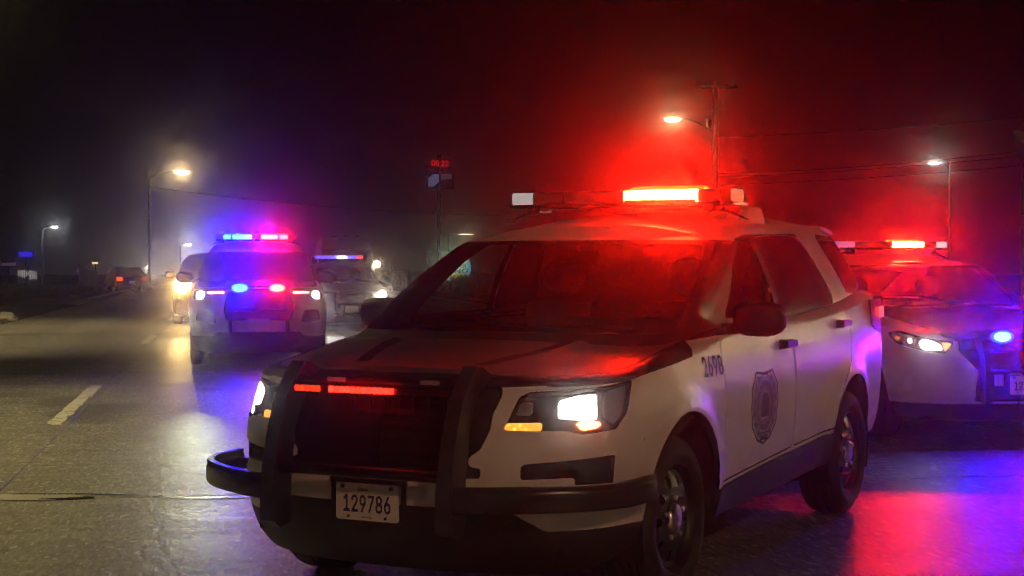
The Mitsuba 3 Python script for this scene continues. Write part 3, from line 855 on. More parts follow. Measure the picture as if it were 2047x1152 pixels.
    put(pb + '__lamp_rail', cat(box(.012, .86, .035, (.985, 0, .965), .003)), 'satin_black', M)
    for y0, y1, e in ((-.385, -.255, RED * 1.5), (-.215, .105, np.array([1, .008, .004]) * 12)):
        n = max(4, int((y1 - y0) / .026))
        for i in range(n):
            yy = y0 + (y1 - y0) * (i + .5) / n
            glow(pb + '__warning_lamp', box(.02, (y1 - y0) / n * .74, .026, (1.002, yy, .965), .004), M, e * (.8 + .4 * rng.random()), bsdf='red_lens')
    for y in (-.2, .25):
        put(pb + '__label', box(.003, .09, .018, (.9785 + .014, y + .02, 1.006)), 'decal_grey', M)
    sec = [(-.016, -.045), (.016, -.045), (.022, -.03), (.022, .028), (.012, .045), (-.012, .045), (-.022, .028), (-.022, -.03)]
    for s in (1, -1):
        path = smooth_path([(1.115, s * .42, .548), (1.085, s * .56, .552), (1.02, s * .72, .556), (.93, s * .86, .558), (.82, s * .965, .560), (.68, s * 1.025, .562), (.50, s * 1.04, .564)], 44)
        put(pb + '__wrap_bar', sweep(path, sec), 'satin_black', M, smooth=35)
        path2 = path + [0, 0, .052]
        put(pb + '__wrap_bar__cap_strip', sweep(path2, [(-.02, -.006), (.02, -.006), (.014, .006), (-.014, .006)]), 'rubber' if s > 0 else 'satin_black', M, smooth=30)
        put(pb + '__strut', cat(box(.04, .16, .05, (.52, s * .955, .56)), box(.05, .025, .12, (.52, s * .905, .57))), 'grey_metal', M)
    # roof equipment
    light_bar(root, M, -1.66, 1.862, .675, [(-.66, -.53, 'end_glow', np.array([.62, .68, .66]) * .5), (-.53, -.50, None, 'clear_lens'), (-.50, -.32, None, 'smoke_lens'), (-.32, -.14, None, 'smoke_lens'), (-.14, .045, None, 'smoke_lens'), (.045, .468, np.array([1, .0075, .0016]) * 4700, None), (.468, .60, None, 'smoke_lens'), (.60, .66, None, 'amber_lens')], roof=1.785, w=40, rim=np.array([1.6, .20, .004]), baffle=True)
    for x, y, r, h in ((-1.98, -.085, .055, .06), (-1.98, .44, .05, .035), (-1.90, .655, .075, .07)):
        zr = 1.735 + .05 * (1 - (y / .66) ** 2) if abs(y) < .6 else 1.735
        put(root + '__roof_antenna', lathe([(.001, h), (r * .55, h), (r * .72, h - .008), (r, 0), (r, -.02), (.001, -.02)], 28), 'dome_white', M @ T().translate([x, y, zr]), smooth=30)
    return root




def ks_y(S, x, z):
    """The side's y at (x, z), from the nearest points of the surface."""
    from scipy.spatial import cKDTree
    m = S.V[:, 1] > .5
    t = cKDTree(S.V[m][:, [0, 2]])
    d, i = t.query(np.stack([x, z], 1), k=4)
    w = 1 / (d + 1e-5)
    return (S.V[m][:, 1][i] * w).sum(1) / w.sum(1)
# ------------------------------------------------------------------ the sedan, the far cars and the van
def side_doors(L, M, root, polys, paint):
    out = []
    on_side = lambda S: .5 - S.V[:, 1]
    for name, p in polys:
        D, _ = cut_poly(L, p.buffer(-.004), ('x', 'z'), on_side)
        _, L = cut_poly(L, p.buffer(.004), ('x', 'z'), on_side)
        for S in (D, D.mirror()):
            put(root + '__' + name, S, paint, M)
    return L


def glasshouse(G, M, root, ws, wf, panes, trim, pillar, paint, R, glass='glass', back=None):
    sd = lambda S: .4 - S.V[:, 1]
    WS, G = cut_poly(G, wf, (2, 1), lambda S: S.V[:, 0] * -1 - 1.55)
    WG, WF = cut_poly(WS, ws, (2, 1))
    put(root + '__windscreen', WG.both(), glass, M)
    put(root + '__windscreen__frame', WF.both(), 'black_plastic', M)
    for n, p in panes:
        g, G = cut_poly(G, p, ('x', 'z'), sd)
        pair(root + '__' + n, g.off(-.004), 'tint_glass', M)
    FR, G = cut_poly(G, trim, ('x', 'z'), sd)
    pair(root + '__window_trim', FR, 'black_plastic', M)
    if pillar:
        AP, G = G.cut(pillar(G))
        pair(root + '__windscreen_pillar', AP.clean(len(AP.F) // 3), 'black_paint', M)
    if back is not None:
        rear, G = G.cut(back(G))
        put(root + '__back_window', rear.both(), 'tint_glass', M)
    put(root + '__roof', (G + R).both(), paint, M)


def build_sedan(label, M, res, white, near, bar, grille_lamps, hl_gain, plate, beams=0.0, group=None, glare_ball=None):
    root = thing('police_sedan', label, 'police car', group)
    paint = 'white_paint' if white else 'dark_paint'
    hoodc = lambda x, v, y: np.interp(x, [-.95, -.2, .4, .80, .9], [.02, .04, .045, .02, .004]) * (1 - np.abs(v) ** 2.4)
    roofc = lambda x, v, y: np.interp(x, [-2.9, -2.3, -1.6, -1.2, -.9], [.0, .035, .04, .025, .0]) * (1 - np.abs(v) ** 2.2)
    L, H, G, R, B, inner = shell(sedan_spec(), res, .05, hoodc, roofc, ((0, .37), (-2.87, .37)), .445)
    fr = lambda S: S.V[:, 0] * -1 + .1
    hl = poly((1.15, .925), (.998, .936), (.714, .878), (.524, .856), (.610, .757), (.808, .784), (1.02, .828), (1.12, .88), r=.006)
    gr = poly((-.1, .372), (.384, .372), (.38, .488), (.355, .622), (.507, .79), (.463, .848), (.40, .862), (-.1, .868), r=.006)
    low = poly((-.1, .1), (-.1, .352), (1.6, .345), (1.6, .1))
    edge = poly((-.1, .862), (.463, .848), (.629, .901), (.63, 1.0), (-.1, 1.0))
    HL, L = cut_poly(L, hl, (0, 1), fr)
    GR, L = cut_poly(L, gr, (0, 1), fr)
    LO, L = cut_poly(L, low, (0, 1), fr)
    ED, L = cut_poly(L, edge, (0, 1), fr)
    put(root + '__lower_bumper', LO.off(-.012).both(), 'black_plastic', M)
    put(root + '__bonnet_edge', ED.both(), 'black_paint', M)
    put(root + '__grille', GR.off(-.04).both(), 'liner', M)
    put(root + '__grille__frame', cat(GR.rim(.04), mirror_mesh(GR.rim(.04))), 'satin_black', M)
    for z0 in np.arange(.41, .84, .062):
        s, _ = cut_poly(GR, sbox(-1, z0, 1, z0 + .020), (0, 1))
        put(root + '__grille__slat', s.off(-.012).both(), 'satin_black', M)
    for S, s in ((HL, 1), (HL.mirror(), -1)):
        k = put(root + '__headlight', S.off(-.025), 'smoke_lens', M)
        put(k + '__rim', S.rim(.025), 'satin_black', M)
        for n, p, e, m in (('low_beam', poly((.824, .848), (.755, .878), (.68, .85), (.645, .829), (.632, .792), (.787, .790), r=.008), WHITE * 40, 'clear_lens'),
                        ('side_lamp', Point(.905, .862).buffer(.022, 6), WHITE * 8, 'clear_lens'), ('marker', shapely.affinity.scale(Point(1.035, .880).buffer(1, 6), .035, .016), AMBER * .9, 'amber_lens'),
                        ('turn_lamp', poly((.628, .855), (.545, .848), (.608, .785), (.622, .785)), AMBER * 2.2, 'amber_lens')):
            t, _ = cut_poly(S, p, (0, 1))
            glow(k + '__' + n, t.off(-.008), M, e * hl_gain, bsdf=m)
    if beams:
        for s in (1, -1):
            beam(root + '__headlight__beam', M, (1.05, s * .70, .83), (7, s * .8, -.3), WHITE * beams, 12, 7, 1.5)
    if glare_ball:  # oversized glowing ball, the head lamp's glare built as a shape
        rx, ry, rz, rr, rad = glare_ball
        ball = trimesh.creation.icosphere(subdivisions=3, radius=rr)
        ball.apply_scale([.6, 1, 1])
        ball.apply_translation([rx, ry, rz])
        glow(root + '__headlight__glare_ball', ball, M, rad)
    L = side_doors(L, M, root, (('front_door', poly((-.58, .30), (-1.66, .31), (-1.66, 1.3), (-.75, 1.3), (-.62, 1.02), r=.03)), ('rear_door', poly((-1.675, .31), (-2.42, .33), (-2.5, .62), (-2.72, .86), (-2.78, 1.05), (-2.76, 1.3), (-1.675, 1.3), r=.03))), paint)
    put(root + '__body', L.both(), paint, M)
    put(root + '__inner_body', inner.both(), 'liner', M)
    put(root + '__belt_moulding', B.both(), 'black_plastic', M)
    Hc, cowl = H.cut(-.22 - .25 * (np.abs(H.V[:, 1]) / .86) ** 2 - H.V[:, 0])
    line = np.interp(Hc.V[:, 0], [-.6, -.26, .21, .74, .9], [.73, .717, .663, .582, .50])
    bn, fen = Hc.cut(np.abs(Hc.V[:, 1]) - line)
    put(root + '__bonnet', bn.both(), 'black_paint', M)
    pair(root + '__fender_top', fen, paint, M)
    put(root + '__cowl', cowl.off(-.01).both(), 'black_plastic', M)
    put(root + '__wiper', tube([(-.36, .6, 1.12), (-.40, .3, 1.125), (-.34, -.1, 1.115)], .012, 6), 'satin_black', M)
    ws, wf = poly((-.1, 1.07), (-.1, 1.475), (.74, 1.465), (.83, 1.42), (.85, 1.10), (.82, 1.07)), poly((-.1, 1.0), (-.1, 1.49), (.80, 1.487), (.87, 1.43), (.90, 1.1), (.9, 1.0))
    fw = poly((-.80, 1.135), (-1.2, 1.37), (-1.42, 1.465), (-1.64, 1.50), (-1.64, 1.14), r=.012)
    rw = poly((-1.70, 1.14), (-1.70, 1.502), (-2.05, 1.50), (-2.4, 1.43), (-2.75, 1.25), (-2.82, 1.18), r=.012)
    glasshouse(G, M, root, ws, wf, (('front_window', fw), ('rear_window', rw)), fw.union(rw).buffer(.028).union(sbox(-1.72, 1.13, -1.62, 1.52)), None, paint, R, back=lambda S: np.maximum(np.maximum(S.V[:, 0] + 2.75, np.abs(S.V[:, 1]) - .58), np.maximum(S.V[:, 2] - 1.46, 1.18 - S.V[:, 2])))
    dk = Surf.grid(np.stack([np.stack([np.linspace(-3.1, -4.05, 8)] * 12, 1), np.stack([np.linspace(-.8, .8, 12)] * 8, 0), 1.15 + .015 * np.cos(np.stack([np.linspace(-1.4, 1.4, 12)] * 8, 0))], -1), np.zeros((8, 12, 3))).flip_to(lambda v: np.array([0, 0, 1.0]) + v * 0)
    put(root + '__boot_lid', dk, paint, M)
    for x in (0, -2.87):
        for s in (1, -1):
            wheel(root, M, x, s * .815, s, detail=near, style='steel')
    arch_liners(M, root, ((0, .37), (-2.87, .37)), .44, .92)
    put(root + '__underbody', cat(box(3.9, 1.2, .05, (-1.6, 0, .20)), box(.4, 1.1, .05, (.55, 0, .22))), 'liner', M)
    cabin(M, root, floor=.25, belt=1.09, head=1.36, w=.74)
    put(root + '__dashboard__paper', box(.02, .42, .012, (-.60, -.12, 1.105)), 'plate_white', M)
    for s in (1, -1):
        mirror(root, M, -.74, 1.02, 1.14, s, paint if white else 'black_plastic')
        for hx in (-1.52, -2.6):
            put(root + '__door_handle', box(.2, .03, .03, (hx, s * .945, .98), .008), paint, M)
        tl = hull([(x, s * y, z) for x, y, z in ((-3.7, .91, .85), (-3.7, .90, 1.05), (-4.06, .74, .85), (-4.05, .72, 1.05), (-4.13, .5, .88), (-4.11, .5, 1.03))])
        put(root + '__tail_light', tl, 'red_lens', M, smooth=40)
    pb = root + '__push_bumper'
    prof = poly((.86, .88), (.93, .905), (1.02, .85), (1.075, .70), (1.09, .5), (1.085, .36), (1.03, .35), (1.01, .55), (.98, .72), (.9, .82), r=.012)
    for y in (.33, -.33):
        put(pb + '__upright', prism(prof, .05, 'y', y), 'satin_black', M, smooth=30)
    for z, x in ((.80, 1.02), (.62, 1.055)):
        put(pb + '__cross_bar', tube([(x, -.32, z), (x, .32, z)], .022, 12), 'satin_black', M, smooth=40)
    for y, e in grille_lamps:
        lm = trimesh.creation.icosphere(subdivisions=2)
        lm.apply_scale([.006, .078, .040])
        lm.apply_translation([1.040, y, .905])
        put(pb + '__lamp_housing', cat(box(.03, .15, .065, (1.022, y, .905), .008), box(.03, .03, .1, (1.015, y, .84))), 'satin_black', M)
        glow(pb + '__warning_lamp', lm, M, e, w=6)
        glow(pb + '__lamp_housing__lens', prism(shapely.affinity.scale(Point(y, .905).buffer(1, 12), .098, .056), .01, 'x', 1.037), M, np.array([.02, .14, 1.6]) if e[2] > e[0] else np.array([1.6, .03, .02]), w=.1)  # glowing disc behind the lamp, painting its bloom
    number_plate(root, M, 1.10, 0, .513, 'Iowa', plate, 'OFFICIAL', parts=near)
    put(root + '__plate_bracket', cat(box(.012, .36, .02, (1.09, 0, .60)), box(.10, .03, .03, (1.05, .1, .6)), box(.10, .03, .03, (1.05, -.1, .6)), box(.01, .012, .10, (1.09, -.07, .40)), box(.01, .012, .10, (1.09, .07, .40))), 'satin_black', M)
    if white:
        for s in (1, -1):
            put(root + '__bumper_pad', box(.02, .075, .10, (1.0, s * .197, .552), .005), 'white_paint', M)
            t, _ = cut_poly(L, poly((.957, .575), (.888, .579), (.914, .453), (.997, .448)), (0, 1), fr)
            put(root + '__reflector', (t if s > 0 else t.mirror()).off(.004), 'plate_white', M)
    if bar:
        light_bar(root, M, -1.70, 1.69, .56, bar, depth=.26, hgt=.06, feet=.42, roof=1.60, w=12 if near else .3, rim=np.array([1.5, .2, .004]) if near else None)
    return root


def build_far_suv(name, label, cat_, M, paint, res=.5, zs=1.0, lamps=None, bar=None, police=False, glare_ball=None):
    root = thing(name, label, cat_)
    low, zb, zt, up, gb, gt = suv_spec()
    if police:
        zt0 = zt
        zt = lambda x: zt0(x) + .085 * np.clip((x + .9) / 1.2, 0, 1)
        low = {**low, 'xf': pf((.2, .80), (.3, .90), (.42, .96), (.55, .985), (.8, .985), (1.0, .96), (1.12, .90))}
    hoodc = lambda x, v, y: np.interp(x, [-.75, -.2, .4, .86], [.03, .035, .04, .012]) * (1 - np.abs(v) ** 2.4)
    roofc = lambda x, v, y: np.interp(x, [-3.7, -3.2, -1.6, -1.15, -.95], [.0, .045, .05, .03, .0]) * (1 - np.abs(v) ** 2.2)
    L, H, G, R, B, inner = shell((low, zb, zt, up, gb, gt), res, .06, hoodc, roofc)
    fr = lambda S: S.V[:, 0] * -1 + .2
    d = .085 if police else 0.0
    hl = poly((.50, .93 + d), (.52, .985 + d), (.95, .99 + d), (1.15, .985 + d), (1.10, .87 + d), (.80, .86 + d), (.70, .93 + d), r=.006)
    gr = poly((-.1, .66), (.46, .66), (.50, .80), (.46, .985 + d), (-.1, .985 + d), r=.01)
    fog = poly((.60, .62), (.66, .80), (.92, .80), (.98, .66), r=.02)
    lowp = poly((-.1, .1), (-.1, .50), (.58, .50), (.68, .44), (1.4, .43), (1.4, .1))
    HL, L = cut_poly(L, hl, (0, 1), fr)
    GR, L = cut_poly(L, gr, (0, 1), fr)
    FG, L = cut_poly(L, fog, (0, 1), fr)
    LO, L = cut_poly(L, lowp, (0, 1), fr)
    put(root + '__lower_bumper', LO.both(), 'black_plastic', M)
    put(root + '__grille', GR.off(-.03).both(), 'liner', M)
    for z0 in np.arange(.70, .97 + d, .055):
        s, _ = cut_poly(GR, sbox(-1, z0, 1, z0 + .02), (0, 1))
        put(root + '__grille__slat', s.off(-.008).both(), 'satin_black', M)
    pair(root + '__fog_vent', FG.off(-.03), 'liner', M)
    for S, s in ((HL, 1), (HL.mirror(), -1)):
        k = put(root + '__headlight', S.off(-.02), 'smoke_lens', M)
        for n, p, e in lamps:
            if e is None or (n[-1] == '-' and s > 0) or (n[-1] == '+' and s < 0):
                continue
            t, _ = cut_poly(S, p, (0, 1))
            glow(k + '__' + n.rstrip('+-'), t.off(-.004), M, e)
    if glare_ball:  # glare of the head lamp, modelled as a large glowing ball
        rx, ry, rz, rr, rad = glare_ball
        ball = trimesh.creation.icosphere(subdivisions=3, radius=rr)
        ball.apply_scale([.6, 1, 1])
        ball.apply_translation([rx, ry, rz])
        glow(root + '__headlight__glare_ball', ball, M, rad)
    L = side_doors(L, M, root, (('front_door', poly((-.585, .452), (-1.69, .515), (-1.70, 1.30), (-.70, 1.30), (-.60, 1.05), r=.03)), ('rear_door', poly((-1.712, .515), (-2.44, .545), (-2.52, .70), (-2.66, .83), (-2.80, .93), (-2.86, 1.08), (-2.84, 1.4), (-1.722, 1.4), r=.03))), paint)
    put(root + '__body', L.both(), paint, M)
    put(root + '__inner_body', inner.both(), 'liner', M)
    put(root + '__belt_moulding', B.both(), 'black_plastic', M)
    put(root + '__bonnet', H.both(), 'black_paint' if police else paint, M)
    fw = poly((-.83, 1.222), (-1.00, 1.34), (-1.22, 1.50), (-1.44, 1.605), (-1.62, 1.628), (-1.66, 1.628), (-1.66, 1.226), r=.012)
    rw = poly((-1.74, 1.226), (-1.74, 1.636), (-2.20, 1.658), (-2.56, 1.655), (-2.72, 1.40), (-2.78, 1.30), (-2.74, 1.262), r=.02)
    glasshouse(G, M, root, poly((-.1, 1.19), (-.1, 1.592), (.74, 1.588), (.80, 1.53), (.83, 1.19)), poly((-.1, 1.10), (-.1, 1.615), (.80, 1.612), (.86, 1.55), (.885, 1.10)), (('front_window', fw), ('rear_window', rw)), fw.union(rw).buffer(.03), lambda S: np.maximum(-.95 - .9 * (S.V[:, 2] - 1.30) - S.V[:, 0], S.V[:, 2] - 1.60), paint, R, glass='tint_glass')
    for x in (0, -2.86):
        for s in (1, -1):
            wheel(root, M, x, s * .845, s, detail=False)
    arch_liners(M, root, ((-.06, .38), (-2.86, .38)))
    put(root + '__underbody', box(3.9, 1.2, .05, (-1.6, 0, .30)), 'liner', M)
    for s in (1, -1):
        mirror(root, M, -.80, 1.075, 1.24, s)
        put(root + '__tail_light', hull([(x, s * y, z) for x, y, z in ((-3.42, .95, 1.10), (-3.42, .935, 1.27), (-3.70, .93, 1.05), (-3.70, .93, 1.27), (-3.99, .80, 1.08), (-3.97, .78, 1.26), (-3.9, .70, 1.1), (-3.9, .7, 1.25))]), 'red_lens', M)
        put(root + '__door_handle', box(.2, .03, .03, (-1.57, s * .975, 1.07), .008), 'black_plastic', M)
        put(root + '__door_handle', box(.2, .03, .03, (-2.65, s * .975, 1.14), .008), 'black_plastic', M)
    if police:
        pb = root + '__push_bumper'
        prof = poly((.95, 1.12), (1.02, 1.14), (1.08, 1.08), (1.12, .95), (1.14, .6), (1.13, .45), (1.05, .44), (1.05, .9), r=.012)
        for y in (.40, -.40):
            put(pb + '__upright', prism(prof, .05, 'y', y), 'satin_black', M, smooth=30)
        for z in (1.07, .80):
            put(pb + '__cross_bar', tube([(1.09, -.39, z), (1.09, .39, z)], .022, 10), 'satin_black', M, smooth=40)
        for y, e in ((-.265, BLUE), (.255, RED)):
            e = np.array([.0004, .0050, 1]) * 600 if e is BLUE else np.array([1, .0055, .0010]) * 260
            lm = trimesh.creation.icosphere(subdivisions=2)
            lm.apply_scale([.008, .10, .048])
            lm.apply_translation([1.125, y, 1.105])
            put(pb + '__lamp_housing', box(.03, .19, .085, (1.10, y, 1.105), .008), 'satin_black', M)
            glow(pb + '__warning_lamp', lm, M, e, w=6)
            glow(pb + '__lamp_housing__lens', prism(shapely.affinity.scale(Point(y, 1.105).buffer(1, 12), .125, .07), .01, 'x', 1.117), M, np.array([.02, .14, 1.5]) if e[2] > e[0] else np.array([1.6, .03, .02]), w=.1)  # bloom round the warning lamp, built as a glowing disc
        number_plate(root, M, 1.15, 0, .61, 'Iowa', '', 'OFFICIAL', parts=False)
    if bar:
        light_bar(root, M, -1.66, 1.845, .62, bar, roof=1.765, hgt=.075, w=6)
    return root


def build_van(label, M):
    root = thing('van', label, 'van')
    q = pf((0, .95), (.2, .98), (.6, .99), (.9, .97), (1, .96))
    low = dict(xf=pf((.3, .85), (.5, .95), (.9, .92), (1.2, .80)), df=lambda z: .42 + 0 * z, pf=2.8, xr=lambda z: -4.6 + 0 * z, dr=lambda z: .15 + 0 * z, pr=4, zn=.9, W=lambda x, z, qq: 1.0 * q(qq) + 0 * x)
    zb, zt = pf((.9, .28), (-4.7, .30)), pf((.9, 1.12), (.5, 1.16), (0, 1.26), (-.4, 1.32), (-4.7, 1.34))
    up = dict(xf=pf((1.15, .15), (1.3, -.05), (2.2, -.85), (2.5, -1.25)), df=lambda z: .35 + 0 * z, pf=2.8, xr=lambda z: -4.58 + 0 * z, dr=lambda z: .15 + 0 * z, pr=4, zn=1.7, W=lambda x, z, qq: pf((1.1, .96), (1.5, .95), (2.2, .88), (2.5, .80))(z) + 0 * x)
    gb, gt = pf((.2, 1.15), (-.4, 1.24), (-1, 1.33), (-4.7, 1.33)), pf((-.6, 2.36), (-1.1, 2.46), (-4.6, 2.48))
    L, H, G, R, B, inner = shell((low, zb, zt, up, gb, gt), .5, .06, lambda x, v, y: .03 * (1 - np.abs(v) ** 2.4) + 0 * x, lambda x, v, y: np.interp(x, [-4.6, -4, -1.6, -.95], [.0, .05, .06, .0]) * (1 - np.abs(v) ** 2.2), ((0, .38), (-3.5, .38)), .43)
    fr = lambda S: S.V[:, 0] * -1 + .2
    HL, L = cut_poly(L, poly((.62, .86), (.66, 1.08), (.95, 1.12), (1.1, .95), (.9, .84), r=.01), (0, 1), fr)
    GR, L = cut_poly(L, poly((-.1, .62), (.5, .66), (.54, .98), (-.1, .98), r=.01), (0, 1), fr)
    put(root + '__body', L.both(), 'white_paint', M)
    put(root + '__inner_body', inner.both(), 'liner', M)
    put(root + '__bonnet', H.both(), 'white_paint', M)
    put(root + '__grille', GR.off(-.02).both(), 'liner', M)
    for S in (HL, HL.mirror()):
        k = put(root + '__headlight', S.off(-.01), 'smoke_lens', M)
        t, _ = cut_poly(S, Point(.85, .97).buffer(.09, 8), (0, 1))
        glow(k + '__lamp', t.off(-.004), M, WARM * 16)
    ball = trimesh.creation.icosphere(subdivisions=2, radius=.13)
    ball.apply_translation([-.42, 1.04, 1.55])
    glow(root + '__mirror_lamp', ball, M, WARM * 14)
    pane = poly((-.45, 1.40), (-1.0, 1.95), (-1.5, 1.98), (-1.5, 1.40), r=.03)
    glasshouse(G, M, root, poly((-.1, 1.30), (-.1, 2.02), (.76, 2.0), (.84, 1.35)), poly((-.1, 1.2), (-.1, 2.07), (.8, 2.06), (.88, 1.2)), (('front_window', pane),), pane.buffer(.03), None, 'white_paint', R, glass='tint_glass')
    put(root + '__belt_moulding', B.both(), 'black_plastic', M)
    for x in (0, -3.5):
        for s in (1, -1):
            wheel(root, M, x, s * .86, s, detail=False)
    arch_liners(M, root, ((0, .38), (-3.5, .38)), .425)
    for s in (1, -1):
        put(root + '__mirror', cat(box(.12, .2, .36, (-.45, s * 1.16, 1.62), .03), box(.06, .2, .05, (-.45, s * 1.0, 1.5))), 'black_plastic', M)
    for y in (-.42, 0, .42):
        k = put(root + '__clearance_lamp', box(.14, .10, .05, (-1.35, y, 2.55), .015), 'amber_lens', M)
    return root
# ------------------------------------------------------------------ the street: u to the right of the road, v along it
RA = math.radians(10.0)
ROAD = T().rotate([0, 0, 1], 10)


def uv_road(p):
    c, s = math.cos(RA), math.sin(RA)
    return p.x * c + p.y * s, -p.x * s + p.y * c


def W(u, v, z=0.0):
    c, s = math.cos(RA), math.sin(RA)
    return np.array([u * c - v * s, u * s + v * c, z])


def concrete_colour(p, n, uv):
    u, v = uv_road(p)
    big = mikit.fbm(u * .35, v * .22, 3.1, 3)
    streak = mikit.fbm(u * .9, v * 9.0, 1.7, 3)
    wear = mikit.smoothstep(.35, .75, mikit.fbm(u * 1.4 + 5, v * .16, 7.7, 3))
    fine = mikit.noise(u * 75, v * 18, 2.0) + .5 * (mikit.noise(u * 40, v * 9, 6.0) - .5)
    speck = mikit.smoothstep(.78, .90, mikit.noise(u * 42, v * 13, 9.0))
    tyre = dr.exp(-dr.square((dr.abs(u - dr.floor((u + 1.5) / 3.8) * 3.8 - .4) - .85) / .38))
    k = .55 + .5 * big + .55 * (streak - .5) + .5 * (fine - .5) - .14 * wear - .20 * tyre
    c = mikit.mix((.085, .083, .075), (.270, .264, .235), dr.clip(k - .3, 0, 1))
    c = mikit.mix(c, (.40, .39, .35), speck * .55)
    stain = mikit.smoothstep(.62, .80, mikit.fbm(u * .8 + 31, v * .5, 11.0, 4))
    return mikit.mix(c, (.055, .052, .048), stain * .6)


def concrete_rough(p, n, uv):
    u, v = uv_road(p)
    big = mikit.fbm(u * .7, v * .4, 13.1, 3)
    streak = mikit.fbm(u * .7, v * 7.0, 4.2, 3)
    return dr.clip(.42 + .12 * big + .12 * (streak - .5), .3, .65)


def concrete_bump(p, n, uv):
    u, v = uv_road(p)
    return .8 * mikit.noise(u * 30, v * 9, 5.0) + .5 * mikit.noise(u * 70, v * 22, 8.0) + .25 * mikit.noise(u * 130, v * 90, 2.0) + 1.2 * mikit.fbm(u * 1.2, v * 3.0, 6.0, 2)


mat('concrete', mikit.proc(concrete_colour), mikit.proc(concrete_rough), spec=.62, two=False, bump=(concrete_bump, .0026, 2.5e-3))
mat('joint', (.03, .029, .027), .8)
mat('tar', (.012, .012, .012), .35)
mat('asphalt', mikit.proc(lambda p, n, uv: mikit.mix((.03, .03, .03), (.085, .08, .075), mikit.fbm(p.x * 3, p.y * 3, 0, 4) * .6 + .5 * mikit.noise(p.x * 70, p.y * 70) * .6)), .6, bump=(lambda p, n, uv: mikit.noise(p.x * 60, p.y * 60, 1.0), .002))
mat('lane_white', mikit.proc(lambda p, n, uv: mikit.mix((.52, .51, .46), (.20, .195, .175), mikit.smoothstep(.50, .80, mikit.fbm(p.x * 16, p.y * 12, 1.0, 4)) * .7)), .5)
mat('kerb_stone', mikit.proc(lambda p, n, uv: mikit.mix((.20, .19, .165), (.42, .40, .35), mikit.fbm(p.x * 2.1, p.y * 2.1, p.z * 6, 4))), .75)
mat('dry_grass', mikit.proc(lambda p, n, uv: mikit.mix((.10, .085, .03), (.26, .21, .10), mikit.fbm(p.x * 2, p.y * 2, p.z * 3, 3))), .8)
mat('soil', mikit.proc(lambda p, n, uv: mikit.mix((.05, .045, .03), (.13, .105, .06), mikit.fbm(p.x * 1.3, p.y * 1.3, 0, 4))), .9)
mat('straw', mikit.proc(lambda p, n, uv: mikit.mix((.17, .12, .06), (.42, .32, .18), mikit.noise(p.x * 5, p.y * 5, p.z * 5))), .8)
mat('wood', mikit.proc(lambda p, n, uv: mikit.mix((.20, .16, .12), (.36, .29, .22), mikit.fbm(p.x * 14, p.y * 14, p.z * 1.2, 3))), .7)
mat('bark', (.10, .085, .07), .85)
mat('stucco', mikit.proc(lambda p, n, uv: mikit.mix((.22, .18, .17), (.36, .30, .28), mikit.noise(p.x * 40, p.y * 40, p.z * 40))), .85)
mat('wire', (.10, .09, .09), .5)
mat('sign_white', (.7, .7, .66), .4)

labels['bloom_haze'] = {'kind': 'stuff'}
scene['bloom_haze'] = {'type': 'cube', 'to_world': T().translate([0, 150, 5.25]).scale([220, 200, 6.75]), 'bsdf': {'type': 'null'}, 'interior': {'type': 'ref', 'id': 'bloom_medium'}}  # box of added haze that spreads the bloom round the lamps

g = np.stack(np.meshgrid(np.linspace(-215, 215, 60), np.linspace(-48, 345, 60), indexing='ij'), -1)
gz = -.16 - .25 * np.clip((np.abs(g[..., 0]) - 30) / 100, 0, 1)
put('ground', Surf.grid(np.concatenate([g, gz[..., None]], -1), np.zeros((60, 60, 3))).flip_to(lambda v: np.array([0, 0, 1.0]) + v * 0), 'soil', kind='structure')
put('car_park', prism(Polygon([W(14, -20)[:2], W(60, -20)[:2], W(60, 110)[:2], W(14, 110)[:2]]), .10, 'z', -.06), 'asphalt', kind='structure')
put('road', cat(box(25.3, 75, .08, (4.1, 20, -.049)), box(21.3, 145, .08, (2.1, 130, -.049))), 'joint', ROAD, kind='structure')
us = [-5.75, -1.50, 2.3, 6.1, 9.9, 13.7]
vs = [-14, -6.2, 1.6, 10.45, 20.6, 31.0, 38.1, 47.6, 57, 66, 76, 88]
for i in range(5):
    for j in range(len(vs) - 1 - (3 if i == 4 else 0)):
        a, b, c, d = us[i] + .004, us[i + 1] - .004, vs[j] + .006, vs[j + 1] - .006
        dz = (rng.random() - .5) * .003
        put('road__slab', box(b - a, d - c, .03, ((a + b) / 2, (c + d) / 2, -.015 + dz), .0015), 'concrete', ROAD)
put('road__far_slabs', cat(*[box(us[i + 1] - us[i] - .01, 10, .03, ((us[i] + us[i + 1]) / 2, v + 5, -.015), .004) for i in range(4) for v in np.arange(88.1, 195, 10.1)]), 'concrete', ROAD, kind='stuff')
# lane dashes beside the joint, worn at their ends
for a, b in ((-8, -4.4), (15.3, 20.3), (31.0, 34.8), (44.5, 48.5), (57.5, 61), (70, 73.5)):
    n = 26
    t = np.linspace(a, b, n)
    lft = -1.705 + .010 * rng.standard_normal(n)
    rgt = -1.565 + .010 * rng.standard_normal(n)
    lft[0] += .05
    rgt[-1] -= .03
    V = np.stack([np.stack([lft, t, t * 0 + .0046], 1), np.stack([rgt, t, t * 0 + .0046], 1)], 1)
    put('road__lane_marking', Surf.grid(V, np.zeros((n, 2, 3))).flip_to(lambda v: np.array([0, 0, 1.0]) + v * 0), 'lane_white', ROAD)
